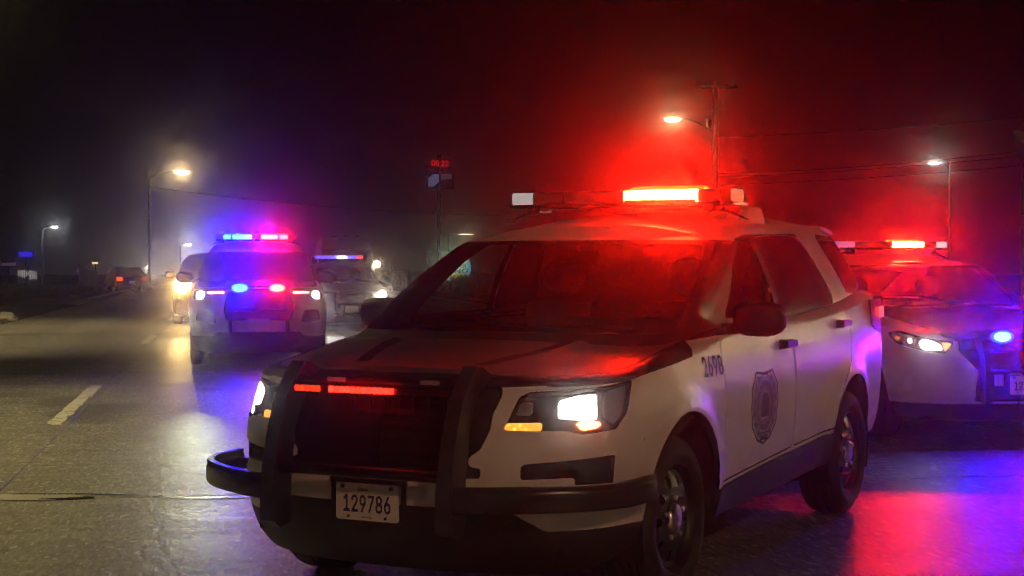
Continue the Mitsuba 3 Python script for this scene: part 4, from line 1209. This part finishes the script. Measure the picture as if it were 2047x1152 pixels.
# the tar seam, the broken edge and the pale patch in front of the left lane
x = np.linspace(-3.25, -1.55, 60)
mid = np.interp(x, [-3.25, -2.75, -2.3, -2.05, -1.9, -1.55], [10.30, 10.31, 10.24, 10.14, 10.16, 10.22]) + .012 * rng.standard_normal(60).cumsum() * .12
wd = np.interp(x, [-3.25, -3.2, -2.6, -2.1, -1.9, -1.55], [.004, .030, .022, .018, .032, .030]) * (.8 + .4 * rng.random(60))
put('road__tar_seam', Surf.grid(np.stack([np.stack([x, mid - wd, x * 0 + .005], 1), np.stack([x, mid + wd, x * 0 + .005], 1)], 1), np.zeros((60, 2, 3))).flip_to(lambda v: np.array([0, 0, 1.0]) + v * 0), 'tar')
pt = Polygon([(-3.9, 10.02), (-3.3, 10.03), (-2.95, 10.02), (-2.78, 10.12), (-2.70, 10.19), (-2.85, 10.24), (-3.22, 10.25), (-3.9, 10.24)]).buffer(.02).buffer(-.01)
put('road__patch', prism(pt, .012, 'z', .002), 'kerb_stone')
cr = Polygon([(-2.99, 10.06), (-2.82, 10.10), (-2.72, 10.17), (-2.66, 10.13), (-2.74, 10.08), (-2.88, 10.05)])
put('road__chip', prism(cr, .010, 'z', .006), 'tar')
# kerbs and verges along the left
for a, b in ((16, 21.9), (22, 27.9), (28, 33.9), (34, 39.9), (40, 45.2)):
    put('kerb' if 'kerb' not in scene else 'kerb__stone', box(.32, b - a, .30, (-6.05, (a + b) / 2, -.02), .035), 'kerb_stone', ROAD, kind='structure' if 'kerb' not in scene else None)
for k, (u, v, r) in enumerate(((-6.15, 45.6, .35), (-6.5, 46.2, .28), (-6.0, 44.6, .25))):
    m = trimesh.creation.icosphere(subdivisions=2, radius=r)
    m.vertices += (meshkit.fbm(np.array(m.vertices) * 6 + k * 9) - .5)[:, None] * np.array(m.vertices) * .8
    m.apply_scale([1, 1.2, .42])
    put('kerb__broken_stone', m, 'kerb_stone', T().translate(list(W(u, v, .06))), smooth=30)
for a, b in ((63.5, 69.9), (70, 76.9), (77, 83.9), (84, 96)):
    put('kerb__stone', box(.32, b - a, .30, (-5.95, (a + b) / 2, -.02), .03), 'kerb_stone', ROAD)
put('side_street', prism(Polygon([W(-6, 46.5)[:2], W(-60, 50)[:2], W(-60, 61)[:2], W(-6, 63.2)[:2]]), .05, 'z', -.045), 'asphalt', kind='structure')


def bank(u0, u1, v0, v1, h, seed, nu=30, nv=50):
    u, v = np.meshgrid(np.linspace(u0, u1, nu), np.linspace(v0, v1, nv), indexing='ij')
    e = np.minimum(np.minimum(u - u0, u1 - u) / .6, np.minimum(v - v0, v1 - v) / .8).clip(0, 1)
    z = h * np.sqrt(e) * (.5 + .9 * meshkit.fbm(np.stack([u * .7, v * .5, u * 0 + seed], -1))) - .02
    c, s = math.cos(RA), math.sin(RA)
    return np.stack([u * c - v * s, u * s + v * c, z], -1)


def blades(Vg, n, h, seed, lean=.5):
    r = np.random.default_rng(seed)
    a, b, _ = Vg.shape
    i, j = r.integers(1, a - 1, n), r.integers(1, b - 1, n)
    p = Vg[i, j] + np.stack([r.normal(0, .12, n), r.normal(0, .12, n), np.full(n, -.02)], 1)
    az = r.random(n) * 2 * PI
    hh = h * (.4 + .9 * r.random(n))
    d = np.stack([np.cos(az), np.sin(az), az * 0], 1)
    side = np.stack([-np.sin(az), np.cos(az), az * 0], 1) * (hh * .10)[:, None]
    tip = p + d * (hh * lean * r.random(n))[:, None] + np.array([0, 0, 1.0]) * hh[:, None]
    V = np.stack([p - side, p + side, tip], 1).reshape(-1, 3)
    return trimesh.Trimesh(V, np.arange(3 * n).reshape(-1, 3), process=False)


VG = bank(-16, -6.2, 14, 46, .28, 2.0)
put('verge', Surf.grid(VG, np.zeros(VG.shape)).flip_to(lambda v: np.array([0, 0, 1.0]) + v * 0), 'soil', kind='structure')
put('verge_grass', blades(VG, 26000, .16, 3), 'dry_grass', kind='stuff', label='dry tufted grass on the left verge behind the kerb')
VG2 = bank(-30, -6.1, 63.5, 110, .3, 5.0)
put('verge_far', Surf.grid(VG2, np.zeros(VG2.shape)).flip_to(lambda v: np.array([0, 0, 1.0]) + v * 0), 'soil', kind='structure')
put('verge_grass', blades(VG2, 16000, .2, 6), 'dry_grass', kind='stuff', label='thin dry grass on the far left verge past the side street')
# the pale tall grass along the right edge, lit by the oncoming lamps
VG3 = bank(10.3, 16.5, 60, 125, .42, 8.0)
put('roadside_bank', Surf.grid(VG3, np.zeros(VG3.shape)).flip_to(lambda v: np.array([0, 0, 1.0]) + v * 0), 'soil', kind='structure')
put('tall_grass', blades(VG3, 26000, .62, 9, .4), 'straw', kind='stuff', label='tall straw coloured grass beside the road beyond the near SUV')

# ------------------------------------------------------------------ lamps, poles and signs


def street_lamp(label, x, y, h, arm, radiance, to=(-1, 0), r=.10, lit=True, rise=.5, lens=(.34, .16, .09), group=None, weight=None, down=None, cone=(46, 34)):
    k = thing('street_lamp', label, 'street lamp', group)
    put(k + '__pole', tube([(x, y, -.1), (x, y, h * .5), (x, y, h)], [r, r * .85, r * .7], 12), 'galvanised', smooth=40)
    put(k + '__base', lathe([(.001, .30), (r * 1.3, .30), (r * 2.2, .05), (r * 2.2, -.1)], 14), 'galvanised', T().translate([x, y, 0]), smooth=30)
    t = np.linspace(0, 1, 14)
    d = np.array([*to, 0.0])
    d = d / np.linalg.norm(d)
    pts = np.array([x, y, h - .35]) + d * (arm * t)[:, None] + np.array([0, 0, 1.0]) * (rise * np.sin(t * PI / 2) + .0)[:, None]
    put(k + '__arm', tube(pts, .032, 8), 'galvanised', smooth=40)
    e = pts[-1]
    ang = math.degrees(math.atan2(d[1], d[0]))
    Mh = T().translate(list(e)).rotate([0, 0, 1], ang)
    put(k + '__head', hull([(a, b, c) for a, b, c in ((-.1, -.06, .07), (-.1, .06, .07), (-.1, -.06, -.02), (-.1, .06, -.02), (.15, -.15, .10), (.15, .15, .10), (.62, -.10, .06), (.62, .10, .06), (.10, -.17, .0), (.10, .17, .0), (.66, -.12, .0), (.66, .12, .0))]), 'lamp_body', Mh, smooth=30)
    if down is not None:
        beam(k + '__head__beam', Mh, (.38, 0, -.10), (.38 + .6, 0, -8), down, cone[0], cone[1], 14)
    if radiance is not None:
        m = trimesh.creation.icosphere(subdivisions=2)
        v = np.array(m.vertices) * [lens[0] / 1.3, lens[1], lens[2]]
        v[:, 2] = np.minimum(v[:, 2], .0)
        glow(k + '__lens', trimesh.Trimesh(v + [.38, 0, -.006], m.faces, process=False), Mh, radiance, w=weight)
    return k


LAMP = np.array([1, .72, .33])
street_lamp('tall street lamp on the left kerb with one glowing lamp over the road', -25.5, 112, 8.0, 1.9, LAMP * 80, to=(1, .1), lens=(.62, .30, .20))
k = street_lamp('street lamp on the utility pole at right, above the near SUV', 8.87, 70, 7.7, 1.46, LAMP * 50, to=(-1, -.05), r=.11, rise=.6, lens=(.46, .24, .15))
put(k + '__upper_pole', tube([(8.95, 70.3, -.1), (8.95, 70.3, 9.6)], [.15, .12], 12), 'bark', smooth=40)
put(k + '__cross_arm', box(1.9, .10, .12, (8.95, 70.15, 9.35)), 'bark')
for i in (-.85, -.45, .45, .85):
    put(k + '__insulator', lathe([(.001, .14), (.03, .14), (.045, .08), (.03, .05), (.045, .02), (.03, 0)], 10), 'grey_metal', T().translate([8.95 + i, 70.15, 9.41]))
put(k + '__transformer', lathe([(.001, .42), (.10, .42), (.12, .38), (.12, .02), (.10, 0), (.001, 0)], 16), 'galvanised', T().translate([8.65, 70.2, 7.55]), smooth=30)
street_lamp('short arm car park lamp at far right with white light', 19.2, 70, 6.05, .35, np.array([.85, 1, .85]) * 120, to=(-1, -.2), r=.07, rise=.3, lens=(.26, .14, .05))
street_lamp('small distant white lamp above the left verge', -26.5, 90, 3.85, .4, np.array([.9, .97, 1]) * 70, to=(1, -.3), r=.06, rise=.2, lens=(.22, .14, .07))
street_lamp('distant lamp low between the left lamp and the oncoming SUV', -66.5, 320, 5.8, 1.2, np.array([1, .97, .8]) * 500, to=(1, 0), lens=(.7, .5, .3))
street_lamp('faint far lamp head seen above the slanting windscreen pillar', -9.5, 240, 6.4, 2.2, np.array([1, .85, .5]) * 10, to=(1, 0), lens=(1.6, .3, .12), rise=.3)
street_lamp('lamp just above the parked car at far left', -75, 325, 1.35, .4, np.array([.95, 1, .8]) * 150, to=(1, 0), lens=(.5, .4, .25), rise=.2)
KEY = np.array([1, .42, .22])
street_lamp('added unseen street lamp just behind the viewer on the right of the road', 8.8, -9.5, 9.0, 2.2, KEY * 260, to=(-1, .1), weight=1.5, down=np.array([1, .47, .27]) * 150, cone=(70, 60))  # out of view, added to light the near SUV and the sedan
for lab, x, y, h in (('added unseen street lamp on the right of the road, second one behind the viewer', 22, -27, 9.0), ('added unseen street lamp on the right of the road, third one behind the viewer', 30, -44, 9.0), ('added unseen street lamp across the road, far behind the viewer', -4, -38, 9.0), ('added unseen low car park lamp far right of the viewer', 44, -12, 5.5), ('added unseen car park lamp right of the white sedan, nearer of two', 24, 27, 4.6), ('added unseen car park lamp right of the white sedan, farther of two', 41, 46, 5.2), ('added unseen wide car park lamp beside the building on the right', 33, 31, 3.4)):  # out of view, added to put glints on the car paint
    street_lamp(lab, x, y, h, 2.2, np.array([1, .74, .40]) * 420, to=(-1, .1), weight=.5, lens=(.55, .30, .14))
street_lamp('added unseen street lamp beside the viewer on the left of the road', -9.8, 12.5, 8.6, 2.2, np.array([1, .82, .30]) * 60, to=(1, .1), weight=1, down=np.array([1, .80, .32]) * 210)  # added to light the near left road but not the SUV front
street_lamp('added unseen street lamp on the left of the road ahead of the viewer, just outside the frame', -15.0, 36.0, 8.6, 2.2, np.array([1, .82, .30]) * 60, to=(1, .17), weight=1, down=np.array([1, .76, .36]) * 190, cone=(54, 40))  # added to warm the road farther ahead on the left

# wires from the utility pole to a pole beyond the right edge
k = thing('utility_pole', 'bare wooden pole carrying wires, beyond the right edge', 'utility pole')
put(k + '__pole', tube([(33, 52, -.1), (33, 52, 9.8)], [.16, .12], 10), 'bark', smooth=40)
put(k + '__cross_arm', box(.1, 1.9, .12, (33, 52, 9.3)), 'bark')
lab = ('topmost thin wire running right from the utility pole', 'second wire from the top, running right from the utility pole', 'third wire from the top, running right from the utility pole', 'lowest thin wire running right from the utility pole')
for (z0, z1, sag), l in zip(((7.15, 8.5, .5), (5.55, 8.1, .75), (5.40, 7.4, .55), (5.05, 6.9, .5)), lab):
    t = np.linspace(0, 1, 24)
    key = put('wire', tube(np.stack([8.9 + 24.1 * t, 70.2 - 18.2 * t, z0 + (z1 - z0) * t - sag * 4 * t * (1 - t)], 1), .014, 5), 'wire')
    labels[key] = {'label': l, 'category': 'wire', 'group': 'wires on the right'}
t = np.linspace(0, 1, 24)
key = put('wire', tube(np.stack([-25.5 + 30 * t, 112 + 60 * t, 7.05 - 4 * .7 * t * (1 - t)], 1), .018, 5), 'wire')
labels[key] = {'label': 'thin wire running right from the left street lamp pole', 'category': 'wire'}

# round restaurant sign seen through the windscreen
k = thing('restaurant_sign', 'round glowing restaurant sign with red lettering, seen through the windscreen', 'sign')
MS = T().translate([-2.80, 80, 1.385]).rotate([0, 0, 1], 4)
disc = lambda r: Point(0, 0).buffer(r, 40)


def signpart(n, p, e, o, bs='sign_white'):
    m = prism(p, .02, 'y', -o)
    glow(k + '__' + n, m, MS, e, bsdf=bs, w=.05)


put(k + '__case', prism(disc(.745), .16, 'y', .09), 'satin_black', MS)
signpart('face', disc(.735), np.array([.40, 1.0, .78]) * 4.0, .0)
ring = disc(.69).difference(shapely.affinity.translate(disc(.62), -.03, .10)).intersection(sbox(-.62, -.8, .8, .35))
signpart('ring', ring, np.array([.03, .42, .95]) * 4, .011)
bun = disc(.56).intersection(sbox(-1, .24, 1, 1))
signpart('bun', bun, np.array([.75, .62, .01]) * 4, .011)
signpart('bun', disc(.56).intersection(sbox(-1, -1, 1, -.30)), np.array([.75, .62, .01]) * 4, .011)
for s, zz, h in (('BURGER', .02, .20), ('KING', -.25, .22)):
    m = meshkit.text_mesh(s, h, .012, True)
    v = np.array(m.vertices)
    v[:, 0] -= (v[:, 0].max() + v[:, 0].min()) / 2
    v[:, 0] *= (.98 if s == 'BURGER' else 1.18) / (v[:, 0].max() - v[:, 0].min())
    glow(k + '__lettering', trimesh.Trimesh(np.stack([v[:, 0], -.024 - v[:, 2], v[:, 1] + zz], 1), m.faces, process=False), MS, np.array([.5, .02, .02]) * 2, bsdf='decal_dark', w=.02)
put(k + '__post', cat(box(.16, .14, 1.4, (-2.9 - .3, 80.12, .10)), box(.16, .14, 1.4, (-2.9 + .5, 80.12, .10))), 'satin_black')

# tall pylon sign with red figures over a pale panel
k = thing('pylon_sign', 'tall dark pylon sign with small red figures above a dim bluish panel', 'sign')
MP = T().translate([-5.45, 120, 0]).rotate([0, 0, 1], 28)
put(k + '__pole', tube([(0, .1, -.1), (0, .1, 9.9)], .16, 12), 'satin_black', MP, smooth=30)
put(k + '__case', cat(box(2.0, .25, .75, (0, .1, 9.2)), box(2.2, .25, 1.25, (.1, .1, 7.95))), 'satin_black', MP)
m = meshkit.text_mesh('00:22', .40, .02, True)
v = np.array(m.vertices)
v[:, 0] -= v[:, 0].max() / 2
v[:, 0] *= .95
glow(k + '__figures', trimesh.Trimesh(np.stack([v[:, 0], -.03 - v[:, 2], v[:, 1] + 9.02], 1), m.faces, process=False), MP, np.array([1, .012, .01]) * 1.3, bsdf='red_lens', w=.05)
glow(k + '__panel', prism(poly((-.95, 7.45), (-.95, 8.05), (-.55, 8.40), (.05, 8.42), (.0, 7.9), (-.5, 7.45), r=.05), .02, 'y', -.03), MP, np.array([.10, .14, .30]) * .7, bsdf='sign_white', w=.05)
glow(k + '__panel', prism(poly((.1, 8.0), (.1, 8.42), (1.0, 8.45), (1.0, 8.1), r=.05), .02, 'y', -.03), MP, np.array([.08, .06, .09]) * .6, bsdf='sign_white', w=.02)

# signs, fence and a parked car at the left
k = thing('shop_sign', 'glowing deep blue sign panel at the far left', 'sign')
put(k + '__case', cat(box(.95, .12, .42, (-30.5, 100.1, 2.23)), box(.1, .1, 2.2, (-30.5, 100.1, 1.0))), 'satin_black')
glow(k + '__panel', box(.82, .02, .30, (-30.5, 100.02, 2.23), .008), None, np.array([.03, .0, 1.0]) * 1.1, bsdf='sign_white', w=.1)
k = thing('shop_sign', 'dim purple sign panel at the left edge', 'sign')
put(k + '__case', cat(box(1.0, .12, .36, (-31.6, 100.2, 1.63)), box(.1, .1, 1.6, (-31.6, 100.2, .7))), 'satin_black')
glow(k + '__panel', box(.92, .02, .20, (-31.6, 100.12, 1.60), .008), None, np.array([.085, .035, .085]), bsdf='sign_white', w=.05)
k = thing('bar_sign', 'short lit sign of white upright bars at the far left', 'bar_sign')
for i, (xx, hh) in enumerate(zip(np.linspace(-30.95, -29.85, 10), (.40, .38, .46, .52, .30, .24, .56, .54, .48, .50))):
    glow(k + '__bar', box(.06, .04, hh, (xx, 100, 1.12 - .012 * i - hh * .2)), None, np.array([.22, .19, .18]) * (1.0 + 2.2 * rng.random()), bsdf='sign_white', w=.02)  # lit sign, its unreadable letters built as glowing bars
put(k + '__rail', cat(box(1.25, .03, .03, (-30.4, 100.06, 1.2)), box(1.25, .03, .03, (-30.4, 100.06, .95)), box(.06, .05, 1.3, (-31.0, 100.08, .5)), box(.06, .05, 1.3, (-29.8, 100.08, .5))), 'wood')
k = thing('fence', 'weathered board fence with a sloping top at the left roadside', 'fence')
for i in range(7):
    xx, top = -25.75 + .16 * i, (1.62, 1.52, 1.40, 1.34, 1.30, 1.27, 1.25)[i]
    put(k + '__board', box(.15, .03, top + .4, (xx, 95 + .008 * (i % 2), top / 2 - .2), .004), 'wood')
put(k + '__rail', cat(box(1.1, .05, .08, (-25.27, 95.06, .3)), box(1.1, .05, .08, (-25.27, 95.06, 1.0))), 'wood')
k = thing('shop_sign', 'slim purple lit sign above the board fence', 'sign')
put(k + '__case', cat(box(1.05, .1, .22, (-26.5, 99, 1.24)), box(.08, .08, 1.2, (-26.6, 99.05, .5))), 'satin_black')
glow(k + '__panel', box(1.0, .02, .17, (-26.5, 98.93, 1.24), .005), None, np.array([.22, .10, .34]), bsdf='sign_white', w=.05)
k = thing('wall_lamp', 'small yellow lamp over the board fence', 'lamp')
put(k + '__bracket', cat(tube([(-26.2, 100.3, -.1), (-26.2, 100.3, 1.75)], .04), box(.36, .12, .06, (-26.2, 100.25, 1.76))), 'satin_black')
glow(k + '__lens', box(.36, .14, .08, (-26.2, 100.2, 1.69), .02), None, np.array([1, .75, .25]) * 3, w=.1)


def parked_car(label, x, y, yaw):
    k = thing('parked_car', label, 'car')
    M = place(x, y, yaw)
    prof = poly((2.2, .35), (2.25, .75), (1.2, .95), (.5, 1.42), (-.9, 1.45), (-1.7, 1.02), (-2.2, .95), (-2.25, .4), r=.08)
    b = prism(prof, 1.7, 'y')
    for cx in (1.35, -1.35):
        b = trimesh.boolean.difference([b, prism(Point(cx, .33).buffer(.38, 16), 3, 'y')], engine='manifold')
    v = np.array(b.vertices)
    v[:, 1] *= np.interp(v[:, 2], [.3, .9, 1.0, 1.45], [1, 1, .96, .74])
    put(k + '__body', trimesh.Trimesh(v, b.faces, process=False), 'dark_paint', M, smooth=25)
    for s in (1, -1):
        put(k + '__side_window', hull([(a, s * (c + .012), z) for a, c, z in ((.85, .80, 1.02), (-1.4, .80, 1.05), (-.85, .64, 1.38), (.42, .64, 1.36))]), 'tint_glass', M)
        glow(k + '__tail_light', hull([(-2.262 + .02 * i, s * y_, z) for i in (0, 1) for y_, z in ((.50, .70), (.80, .70), (.50, .90), (.80, .90))]), M, RED * (3 if s > 0 else .6) + np.array([0, .1, 0]) * (s > 0), bsdf='red_lens', w=.15)
        for cx in (1.35, -1.35):
            wheel(k, M, cx, s * .74, s, r=.33, wd=.2, detail=False, style='alloy')
    put(k + '__back_window', hull([(a, y_, z) for a, y_, z in ((-1.66, .6, 1.06), (-1.66, -.6, 1.06), (-1.0, .5, 1.41), (-1.0, -.5, 1.41), (-1.64, .6, 1.04), (-1.64, -.6, 1.04))]), 'tint_glass', M)
    put(k + '__number_plate', box(.01, .3, .15, (-2.258, 0, .62)), 'plate_white', M)
    return k


parked_car('dark parked car with a glowing red tail light at far left', -21.2, 87.5, math.radians(112))

# mast and frame past the windscreen pillar, small posts, building at the right edge
k = thing('gate_frame', 'thin grey metal gate frame beyond the windscreen pillar', 'frame')
put(k + '__post', tube([(-5.15, 100, -.1), (-5.35, 100, 2.55)], .05, 8), 'galvanised')
put(k + '__post', tube([(-3.3, 100, -.1), (-3.3, 100, 2.5)], .05, 8), 'galvanised')
put(k + '__bar', tube([(-5.35, 100, 2.46), (-3.3, 100, 2.5)], .035, 8), 'galvanised')
k = thing('marker_post', 'pale roadside marker post above the straw grass', 'post')
put(k + '__post', tube([(-6.1, 92, -.1), (-6.1, 92, 1.05)], .05, 8), 'sign_white')
put(k + '__cap', lathe([(.001, .10), (.05, .09), (.06, 0), (.001, 0)], 12), 'reflector', T().translate([-6.1, 92, 1.05]))
k = thing('marker_post', 'dark slim post left of the pale marker post', 'post')
put(k + '__post', tube([(-7.0, 93, -.1), (-7.0, 93, 1.7)], .045, 8), 'galvanised')
k = thing('building', 'pale corner of a building with flared cornice at the right edge', 'building')
bx = 0.0
MB = T().translate([12.72, 40.0, 0]).rotate([0, 0, 1], -18.2).translate([0, -40.0, 0])
put(k + '__wall', box(9, 9, 5.0, (bx + .12 + 4.5, 44.5, 2.0)), 'stucco', MB)
put(k + '__pilaster', cat(box(.5, .5, .74, (bx + .30, 39.95, 3.15)), box(.5, .5, 2.8, (bx + .30, 39.95, 1.1))), 'stucco', MB)
put(k + '__cornice', hull([(bx + x_, y_, z) for x_, y_, z in ((-.14, 39.6, 4.86), (9.3, 39.6, 4.86), (-.14, 49.3, 4.86), (9.3, 49.3, 4.86), (.04, 39.85, 4.55), (9.1, 39.85, 4.55), (.04, 49.1, 4.55), (9.1, 49.1, 4.55), (-.14, 39.6, 4.80), (9.3, 39.6, 4.80))]), 'stucco', MB)
put(k + '__band', box(9.04, 9.04, .42, (bx + .12 + 4.5, 44.5, 3.62)), 'satin_black', MB)
for i in range(3):
    f = put(k + '__window', box(1.4, .06, 1.6, (bx + 2 + 2.6 * i, 40.0, 1.7)), 'tint_glass', MB)
    put(f + '__frame', cat(box(1.56, .08, .08, (bx + 2 + 2.6 * i, 39.98, 2.54)), box(1.56, .1, .08, (bx + 2 + 2.6 * i, 39.97, .86)), box(.08, .08, 1.6, (bx + 1.26 + 2.6 * i, 39.98, 1.7)), box(.08, .08, 1.6, (bx + 2.74 + 2.6 * i, 39.98, 1.7))), 'satin_black', MB)
# ------------------------------------------------------------------ the vehicles where they stand
build_near_suv()
labels['police_suv']['label'] = 'black and white police SUV with push bumper in the foreground, number 2698 on its door'
sed = build_sedan('white police sedan with dark bonnet at the right edge, behind the large SUV', place(4.003, 14.016, -1.4042), 1.0, True, True,
                  [(-.55, -.40, 'end_glow', np.array([.5, .3, .62]) * .35), (-.40, -.22, None, 'smoke_lens'), (-.22, -.02, None, 'smoke_lens'), (-.02, .30, np.array([1, .0075, .0016]) * 5000, None), (.30, .43, None, 'smoke_lens'), (.43, .55, 'end_glow', np.array([1, .72, .7]) * .8)],
                  ((-.19, np.array([.0003, .0022, 1]) * 1900), (.19, np.array([1, .008, .004]) * 350)), 1.0, '123246', beams=42)
Msed = place(4.003, 14.016, -1.4042)
tm = meshkit.text_mesh('ENT', .05, .0008, True)
tv = np.array(tm.vertices)
put(sed + '__fender_lettering', trimesh.Trimesh(np.stack([.14 + tv[:, 0] * .9, -.9 - tv[:, 2] * 0 - .0 * tv[:, 0] + np.interp(.14 + tv[:, 0], [.1, .35], [-.012, .022]), .925 + tv[:, 1]], 1), tm.faces, process=False), 'decal_grey', Msed)
Mfar = place(-3.83, 24.0, -1.396) @ T().scale([1.0, 1.02, 1.055])
build_far_suv('police_suv', 'oncoming police SUV with blue and red roof lights shining, left of the near SUV', 'police car', Mfar, 'white_paint', .8,
              lamps=[('head_lamp', shapely.affinity.scale(Point(.92, 1.005).buffer(1, 10), .10, .062), np.array([1, .93, .60]) * 12), ('running_lamp', poly((.50, 1.03), (.52, 1.06), (.78, 1.055), (.78, 1.03)), np.array([1, .25, .08]) * 14)],
              bar=[(-.62, -.50, None, 'clear_lens'), (-.50, -.385, np.array([.0002, .0035, 1]) * 1000, None), (-.385, -.36, None, 'smoke_lens'), (-.36, -.06, np.array([.0002, .0035, 1]) * 1250, None), (-.06, .08, None, 'smoke_lens'), (.08, .34, np.array([1, .0045, .0006]) * 320, None), (.34, .37, None, 'smoke_lens'), (.37, .50, np.array([1, .0040, .0006]) * 250, None), (.50, .62, None, 'red_lens')], police=True)
for s in (1, -1):
    beam('police_suv_001__headlight__beam', Mfar, (1.1, s * .78, .97), (9, s * .79, .42), np.array([.93, 1, .55]) * 34, 4.3, 2.0, 5)
build_sedan('dark police sedan with narrow light bar behind the oncoming SUV', place(-3.84, 37.0, -1.361), .45, False, False,
            [(-.55, -.20, BLUE * 1.2 + np.array([.25, .1, 0]), None), (-.20, -.04, BLUE * .8 + np.array([.3, .2, 0]), None), (-.04, .18, WHITE * 6, None), (.18, .42, BLUE * 1.6 + np.array([.2, .1, 0]), None), (.42, .55, RED * 2, None)],
            (), 1.3, '', beams=20, glare_ball=(.84, .72, .83, .10, np.array([1, .88, .62]) * 45))
build_far_suv('suv', 'dark SUV with one glaring amber headlight, half hidden by the oncoming police SUV', 'car', place(-7.72, 41.0, -1.396) @ T().scale([1, 1, 1.03]), 'dark_paint', .4,
              lamps=[('side_lamp', poly((.72, .88), (.72, .985), (1.05, .985), (1.05, .88)), np.array([1, .58, .15]) * 2)], glare_ball=(.80, -.72, .97, .20, np.array([1, .58, .15]) * 70))
beam('suv__headlight__beam', place(-7.72, 41.0, -1.396), (1.1, -.75, .95), (9, -.72, .36), np.array([1, .66, .25]) * 70, 4.2, 2, 3)
build_van('tall white van with a row of roof lamps, farthest of the oncoming vehicles', place(-5.75, 56.0, -1.396))
